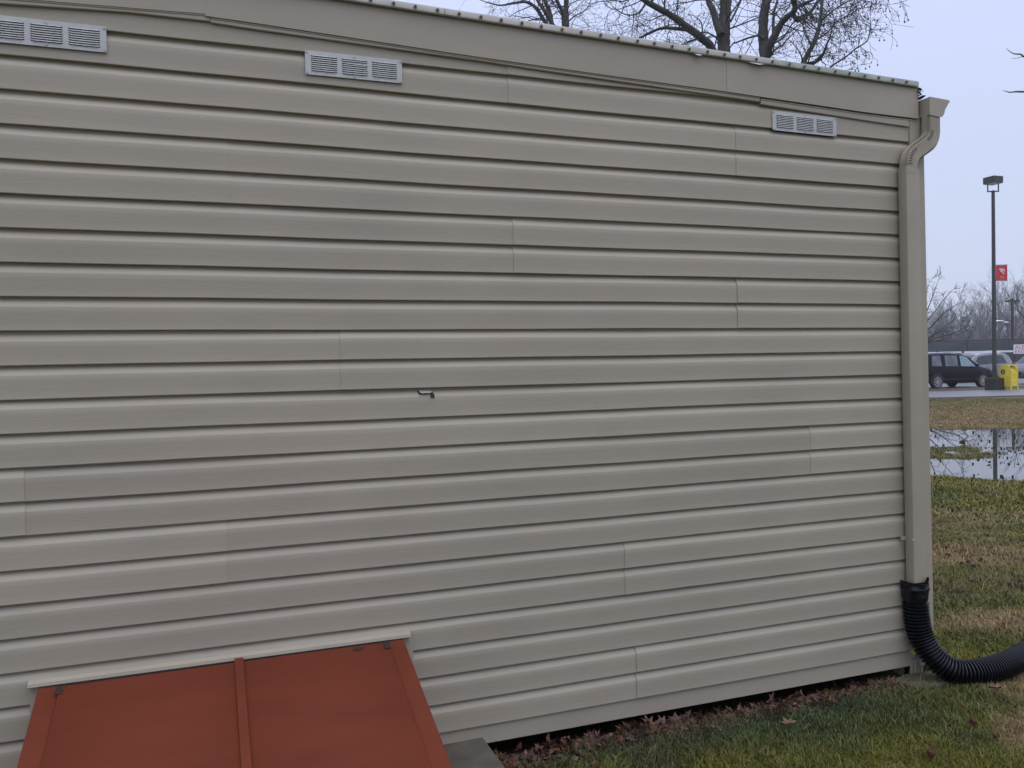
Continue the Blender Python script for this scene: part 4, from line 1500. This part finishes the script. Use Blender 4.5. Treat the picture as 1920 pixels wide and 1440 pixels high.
D_ = 74
g = at(1899, 700, D_)
up_ = empty('utility_pole', (g.x, g.y, 0), 'weathered wooden utility pole with one crossarm at the right edge', 'utility pole')
ht = at(1897, 560, D_).z
MB().tube([(0, 0, -.2), (0, 0, ht)], [.15, .11], 8).build('pole', M['pole'], up_, smooth=50)
co = MB().box(-.62, .62, -.06, .06, ht - .30, ht - .16).build('crossarm', M['pole'], up_)
co.rotation_euler = (0, R(-7), R(-22))
co.location = (ht * .122 * 0, 0, 0)
for sx in (-.52, .52):
    o = MB().tube([(sx, 0, ht - .16), (sx, 0, ht - .02)], .035, 6).build('insulator', M['pole'], up_)
    o.rotation_euler = (0, 0, R(-22))
co.rotation_euler = (0, 0, R(-22))

# tennis court fence with wind screens
fe = empty('court_fence', (42, 48, 0), 'dark green screened court fence behind the parked cars', 'fence')
D0 = 70
fa, fb_ = at(1600, 660, 76), at(2060, 660, 66)
fa.z = fb_.z = 0
dirf = (fb_ - fa).normalized()
Lf = (fb_ - fa).length
nseg = int(Lf / 3.05)
HF = 3.02
nrm = Vector((dirf.y, -dirf.x, 0))
for i in range(nseg + 1):
    p = fa + dirf * (i * Lf / nseg) - fe.location
    MB().tube([p + Vector((0, 0, -.1)), p + Vector((0, 0, HF + .05))], .04, 6).build('post', M['fencesteel'], fe)
    if i < nseg:
        q = fa + dirf * ((i + 1) * Lf / nseg) - fe.location
        a_, b_ = p + dirf * .05, q - dirf * .05
        mb = MB()
        k = 8
        vs = []
        for j in range(k + 1):
            c_ = a_ + (b_ - a_) * j / k
            bow = nrm * (.08 * math.sin(math.pi * j / k) * random.uniform(.6, 1.2))
            vs += [c_ + Vector((0, 0, .9)) + nrm * .05, c_ + Vector((0, 0, 1.9)) + bow + nrm * .05, c_ + Vector((0, 0, HF - .10 - .05 * math.sin(math.pi * j / k))) + nrm * .05]
        mb.add(vs, [(3 * j + t_, 3 * j + 3 + t_, 3 * j + 4 + t_, 3 * j + 1 + t_) for j in range(k) for t_ in (0, 1)])
        mb.build('wind_screen', M['screen'], fe, smooth=40)
p0_, p1_ = fa - fe.location + Vector((0, 0, HF)), fb_ - fe.location + Vector((0, 0, HF))
MB().tube([p0_, p1_], .055, 6).build('top_rail', M['fencesteel'], fe)

# white rail fence in front of it
wf = empty('rail_fence', (40, 42, 0), 'long white rail running behind the parked cars', 'fence')
fa, fb_ = at(1620, 660, 66), at(1904, 660, 62)
zr = at(1800, 659, 64).z
fa.z = fb_.z = 0
dirf = (fb_ - fa).normalized()
Lf = (fb_ - fa).length
for i in range(7):
    p = fa + dirf * (i * Lf / 6) - wf.location
    MB().box(p.x - .06, p.x + .06, p.y - .06, p.y + .06, -.05, zr + .02).build('post', M['steel'], wf)
    if i < 6:
        a_ = p + dirf * .08
        b_ = fa + dirf * ((i + 1) * Lf / 6) - wf.location - dirf * .08
        for zz, hh_ in ((zr - .14, .14), (zr - .55, .10)):
            up2 = Vector((0, 0, hh_))
            n2 = Vector((dirf.y, -dirf.x, 0)) * .03
            mb = MB()
            mb.prism([a_ + Vector((0, 0, zz)) - n2, b_ + Vector((0, 0, zz)) - n2, b_ + Vector((0, 0, zz)) + up2 - n2, a_ + Vector((0, 0, zz)) + up2 - n2], n2 * 2)
            mb.build('rail', M['white'] if zz > zr - .3 else M['steel'], wf)
# white panel above the silver car, distant shed roof, street light
D_ = 58
a_, b_ = at(1849, 664.5, D_), at(1873, 657, D_)
g = at(1861, 664, D_)
pn = empty('notice_board', (g.x, g.y, 0), 'small white board on posts standing behind the silver car roof', 'sign', )
pn.rotation_euler = (0, 0, R(-28))
MB().box(-.45, .45, -.03, .03, a_.z, b_.z).build('panel', M['white'], pn)
for sx in (-.36, .36):
    MB().box(sx - .04, sx + .04, .031, .1, 0, b_.z).build('post', M['pole'], pn)
D_ = 95
g = at(1765, 690, D_)
hs = empty('distant_cabin', (g.x, g.y, 0), 'small whitish cabin far behind the fence left of the lamp post', 'building')
hs.rotation_euler = (0, 0, R(-30))
zz = at(1765, 658, D_).z
MB().box(-.75, .75, -.6, .6, 0, zz).build('wall', M['white'], hs)
MB().prism([(-.85, -.7, zz), (.85, -.7, zz), (0, -.7, zz + .45)], (0, 1.4, 0)).build('roof', M['cargrey'], hs)
D_ = 88
g = at(1866, 690, D_)
sl_ = empty('street_light', (g.x, g.y, 0), 'distant street light with a pale curved arm behind the lamp post', 'street light')
pa = [at(x_, y_, D_) - g for x_, y_ in ((1866, 603), (1872, 601.4), (1880, 601.6), (1887, 604.5))]
gz = Vector((0, 0, g.z))
MB().tube([(0, 0, 0), pa[0] + gz], .06, 6).build('pole', M['fencesteel'], sl_)
MB().tube([p + gz for p in pa], .055, 6).build('arm', M['chrome'], sl_)
MB().ball(pa[-1] + gz, .2, 8, 5, (1.4, 1, .5)).build('lamp', M['chrome'], sl_)

# ------------------------------------------------------------------ leaf litter, seed balls, grass
def leaf_mesh(seed, size):
    rr_ = random.Random(seed)
    lobes = 7
    pts = []
    for i in range(lobes * 2):
        a = 2 * math.pi * i / (lobes * 2)
        r_ = (1.0 if i % 2 == 0 else .52) * rr_.uniform(.8, 1.15)
        pts.append((math.cos(a) * size * r_, math.sin(a) * size * .62 * r_))
    curl = rr_.uniform(.2, .7)
    mb = MB()
    vs = [(0, 0, size * .06)] + [(x_, y_, size * (curl * (abs(y_) / size) + rr_.uniform(-.08, .22))) for x_, y_ in pts]
    mb.add(vs, [(0, i + 1, (i + 1) % (lobes * 2) + 1) for i in range(lobes * 2)])
    return mb.mesh('fallen_leaf', M['leaf%d' % (seed % 5)])


leaf_mes = [leaf_mesh(i, .026 + .004 * (i % 4)) for i in range(15)]
rl = random.Random(8)
for i in range(230):
    x_ = rl.uniform(1.0, 3.12) if i < 150 else rl.uniform(1.02, 1.9)
    yb_ = -.03 - .10 * max(0, 1.75 - x_)
    y_ = min(-.005, rl.gauss(yb_ - .012, .045 + .055 * max(0, 1.8 - x_)))
    if y_ < -.42:
        continue
    o = link('fallen_leaf', leaf_mes[rl.randrange(15)])
    o.location = (x_, y_, float(gheight(x_, y_)) + rl.uniform(.004, .034))
    o.rotation_euler = (rl.gauss(0, .75), rl.gauss(0, .75), rl.uniform(0, 6.28))
    sc = rl.choice((.8, .95, 1.1, 1.35))
    o.scale = (sc, sc, sc)
    tag(o, 'curled brown oak leaf in the litter along the foot of the shed wall', 'leaf', 'fallen leaves along the shed wall')
singles = [((2.29, -.29), 'lone pale brown leaf lying in the green grass near the litter'), ((2.62, -.16), 'lone tan leaf in the grass under the right part of the wall'),
           ((3.42, -.36), 'curled brown leaf on the bare ground just in front of the drain hose')]
for i, ((x_, y_), lb) in enumerate(singles):
    o = link('fallen_leaf', leaf_mes[2 + 5 * (i % 2)])
    o.location = (x_, y_, float(gheight(x_, y_)) + .035)
    o.rotation_euler = (.2, .1, i * 1.3)
    o.scale = (1.2, 1.2, 1.2)
    tag(o, lb, 'leaf')
# compost of small leaf scraps under the bigger leaves
n_ = 2600
lx_ = rng.uniform(.98, 3.2, n_)
ly_ = np.minimum(.0, rng.normal(-.045 - .09 * np.maximum(0, 1.75 - lx_), .05 + .05 * np.maximum(0, 1.7 - lx_)))
lz_ = gheight(lx_, ly_) + rng.uniform(.001, .016, n_)
an = rng.uniform(0, 6.28, n_)
sz = rng.uniform(.006, .017, n_)
t1 = np.stack([np.cos(an) * sz, np.sin(an) * sz, rng.uniform(-.5, .5, n_) * sz], -1)
t2 = np.stack([-np.sin(an) * sz * .6, np.cos(an) * sz * .6, rng.uniform(-.5, .5, n_) * sz], -1)
P_ = np.stack([lx_, ly_, lz_], -1)
V = np.stack([P_ - t1, P_ + t2, P_ + t1, P_ - t2], 1).reshape(-1, 3)
pal = np.array([[.07, .03, .022], [.045, .024, .018], [.10, .045, .03], [.13, .07, .045]])[rng.integers(0, 4, n_)]
o = link('leaf_litter', npmesh('leaf_litter', V, np.arange(n_ * 4).reshape(-1, 4), [M['grass']], np.repeat(pal, 4, 0)))
struct(o, 'stuff')
o['label'] = 'dark mat of leaf scraps along the foot of the shed wall'

# leaves and bits floating on the puddles
n_ = 1500
rq = np.random.default_rng(9)
q_ = np.where(rq.random(n_) < .72, rq.normal(15.9, .75, n_), rq.uniform(12.2, 21, n_))
s_ = np.where(rq.random(n_) < .7, rq.uniform(.5, 3.2, n_), rq.uniform(-2, 4, n_))
fx_ = q_ * .7316 + s_ * .6817
fy_ = -3.184 + q_ * .6817 - s_ * .7316
cl_ = vnoise(fx_, fy_, .45, 51) + .5 * vnoise(fx_, fy_, .15, 52)
k_ = (gheight(fx_, fy_) < WATER_Z + .01) & (cl_ > -.05)
fx_, fy_ = fx_[k_], fy_[k_]
n_ = len(fx_)
an = rq.uniform(0, 6.28, n_)
sz = rq.uniform(.010, .030, n_)
P_ = np.stack([fx_, fy_, np.full(n_, WATER_Z + .004)], -1)
t1 = np.stack([np.cos(an) * sz, np.sin(an) * sz, rq.uniform(-.1, .5, n_) * sz], -1)
t2 = np.stack([-np.sin(an) * sz * .6, np.cos(an) * sz * .6, rq.uniform(0, .9, n_) * sz], -1)
V = np.stack([P_ - t1, P_ - t2 * .6, P_ + t1, P_ + t2], 1).reshape(-1, 3)
o = link('floating_debris', npmesh('floating_debris', V, np.arange(n_ * 4).reshape(-1, 4), [M['grass']], np.repeat(np.array([[.022, .016, .011]]), n_ * 4, 0)))
struct(o, 'stuff')
o['label'] = 'dark specks of leaf debris floating on the puddles'

# seed balls on the lawn
def seedball(m):
    mb = MB()
    mb.ball((0, 0, 0), 1, 9, 6)
    rr_ = random.Random(2)
    mb.v = [tuple(Vector(v) * rr_.uniform(.72, 1.2)) for v in mb.v]
    return mb.mesh('seed_ball', m)


sb_me = seedball(M['ball'])
sr_me = seedball(M['ballred'])
rs_ = random.Random(5)
cnt = 0
while cnt < 230:
    d = 6.2 + 15.5 * rs_.random() ** 1.1
    ang = R(rs_.uniform(35, 50))
    x_, y_ = d * math.sin(R(90) - ang) , d * math.cos(R(90) - ang) - 3.184
    if x_ < 3.6 and y_ > -.1:
        continue
    h_ = float(gheight(x_, y_))
    if cnt % 3 and h_ < WATER_Z and rs_.random() < .5:
        continue
    o = link('seed_ball', sb_me)
    sc = rs_.uniform(.010, .018) * (1 + .012 * d)
    o.scale = (sc, sc, sc * .8)
    o.rotation_euler = (rs_.uniform(0, 3), rs_.uniform(0, 3), rs_.uniform(0, 3))
    o.location = (x_, y_, max(h_, WATER_Z - sc * .2) + sc * .45 + .008)
    tag(o, 'dark brown seed ball scattered on the wet lawn and puddles beyond the shed', 'seed ball', 'seed balls scattered on the far lawn')
    cnt += 1
for (px_, lb) in (((1825, 1364), 'dark red seed ball in the mossy grass below the drain hose'), ((1745, 1424), 'dark red seed ball with a thin stalk at the bottom edge of the photo'),
                  ((1866, 1392), 'small brown seed ball by the tan grass at lower right'), ((1467, 1404), 'small dark seed ball in the grass left of the others at bottom')):
    d = FW + RI * (px_[0] - 960) / FPX + UP * (720 - px_[1]) / FPX
    t_ = -CAM[2] / d[2]
    P0 = CAM + d * t_
    o = link('seed_ball', sr_me)
    sc = .0155 if 'dark red' in lb else .010
    o.scale = (sc, sc, sc)
    o.location = (P0[0], P0[1], .026)
    tag(o, lb, 'seed ball', 'seed balls near the camera')
    if 'stalk' in lb:
        stalk = MB().tube([(1, .2, 0), (2.2, .8, .3), (3.4, 1.8, .6), (4.3, 3.0, .9)], .10, 4).build('stalk', M['ballred'], o)


def grass(name, x_, y_, hmin, hmax, wmin, wmax, seed):
    r_ = np.random.default_rng(seed)
    n_ = len(x_)
    z_ = gheight(x_, y_)
    keep = (z_ > WATER_Z - .012) & ~((y_ > .02) & (x_ < 3.36) & (y_ < 5)) & ~((x_ > .77) & (x_ < 1.01) & (y_ > -.42))
    x_, y_, z_ = x_[keep], y_[keep], z_[keep]
    n_ = len(x_)
    nn = vnoise(x_, y_, .28, 31) * .5 + vnoise(x_, y_, .09, 32) * .5
    h = r_.uniform(hmin, hmax, n_) * (1 + .85 * nn) * np.where(r_.random(n_) < .04, 1.9, 1.0)
    wd = r_.uniform(wmin, wmax, n_)
    a = r_.uniform(0, 6.283, n_)
    ln = r_.uniform(.3, 1.7, n_) * h
    la = a + r_.normal(0, .8, n_)
    px_, py_ = np.cos(a + 1.571) * wd, np.sin(a + 1.571) * wd
    dx_, dy_ = np.cos(la) * ln, np.sin(la) * ln
    B0 = np.stack([x_ - px_, y_ - py_, z_ - .004], -1)
    B1 = np.stack([x_ + px_, y_ + py_, z_ - .004], -1)
    M0 = np.stack([x_ - px_ * .8 + dx_ * .35, y_ - py_ * .8 + dy_ * .35, z_ + h * .62], -1)
    M1 = np.stack([x_ + px_ * .8 + dx_ * .35, y_ + py_ * .8 + dy_ * .35, z_ + h * .62], -1)
    T0 = np.stack([x_ + dx_, y_ + dy_, z_ + h * (1.0 - .2 * r_.random(n_))], -1)
    V = np.stack([B0, B1, M1, M0, T0], 1).reshape(-1, 3)
    k = np.arange(n_)[:, None] * 5
    F3 = np.concatenate([k + np.array([[0, 1, 2]]), k + np.array([[0, 2, 3]]), k + np.array([[3, 2, 4]])])
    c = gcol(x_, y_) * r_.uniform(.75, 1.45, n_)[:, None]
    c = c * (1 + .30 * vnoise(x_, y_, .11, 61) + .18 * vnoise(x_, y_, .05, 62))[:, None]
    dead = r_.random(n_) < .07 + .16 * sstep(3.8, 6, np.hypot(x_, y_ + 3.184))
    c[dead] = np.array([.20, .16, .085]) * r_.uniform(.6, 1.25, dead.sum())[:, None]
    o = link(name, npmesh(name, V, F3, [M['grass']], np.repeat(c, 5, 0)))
    struct(o, 'stuff')
    o['label'] = 'short damp winter lawn grass'
    return o


def wedge(n_, d0, d1, a0, a1, seed, p=.5):
    r_ = np.random.default_rng(seed)
    d = np.sqrt(r_.uniform(d0 ** 2, d1 ** 2, n_)) if p == .5 else d0 + (d1 - d0) * r_.random(n_) ** p
    a = np.radians(r_.uniform(a0, a1, n_))
    return d * np.cos(a), d * np.sin(a) - 3.184


# strip along the wall, in front of the shed
r_ = np.random.default_rng(1)
gx_, gy_ = r_.uniform(.95, 4.3, 130000), r_.uniform(-1.7, .02, 130000)
wx_, wy_ = r_.uniform(-3.5, 9.0, 110000), r_.uniform(-5.0, -.05, 110000)
k_ = ((wx_ > 4.3) | (wy_ < -1.7) | (wx_ < -.6)) & ~((wx_ > -.6) & (wx_ < .75) & (wy_ > -2.0)) & (np.hypot(wx_, wy_ + 3.184) > .3)
grass('lawn_grass', wx_[k_], wy_[k_], .014, .036, .0015, .0030, 11)
k_ = (gy_ < -.04 - .16 * np.maximum(0, 1.9 - gx_) + .06 * vnoise(gx_, gy_, .15, 41)) | (r_.random(130000) < .07)
grass('lawn_grass', gx_[k_], gy_[k_], .010, .030, .0008, .0019, 1)
gx_, gy_ = wedge(210000, 4.2, 9.0, 20, 62, 2)
k_ = ~((gx_ < 4.3) & (gy_ < 0)) & ((gx_ > 3.37) | (gy_ < 0))
grass('lawn_grass', gx_[k_], gy_[k_], .014, .038, .0013, .0028, 3)
gx_, gy_ = wedge(135000, 9.0, 17.0, 22, 64, 4)
grass('lawn_grass', gx_, gy_, .018, .045, .003, .006, 5)
gx_, gy_ = np.concatenate([wedge(95000, 17.0, 36.5, 36, 48, 6), wedge(60000, 17.0, 36.5, 22, 36, 8), wedge(80000, 17.0, 36.5, 48, 68, 9)], 1)
k_ = gy_ + .30 * (gx_ - 28) < 20.7
grass('lawn_grass', gx_[k_], gy_[k_], .018, .045, .003, .0065, 7)

# ------------------------------------------------------------------ damp air
hz = bpy.data.materials.new('damp_air')
hz.use_nodes = True
n = hz.node_tree
n.nodes.clear()
ho_ = n.nodes.new('ShaderNodeOutputMaterial')
pv = n.nodes.new('ShaderNodeVolumePrincipled')
pv.inputs['Color'].default_value = (0.92, 0.94, 1.0, 1)
pv.inputs['Density'].default_value = 0.0006
pv.inputs['Anisotropy'].default_value = 0.3
n.links.new(pv.outputs[0], ho_.inputs['Volume'])
h_ = MB().box(-305, 305, -305, 305, -1.2, 26).build('haze', hz)
struct(h_, 'stuff')
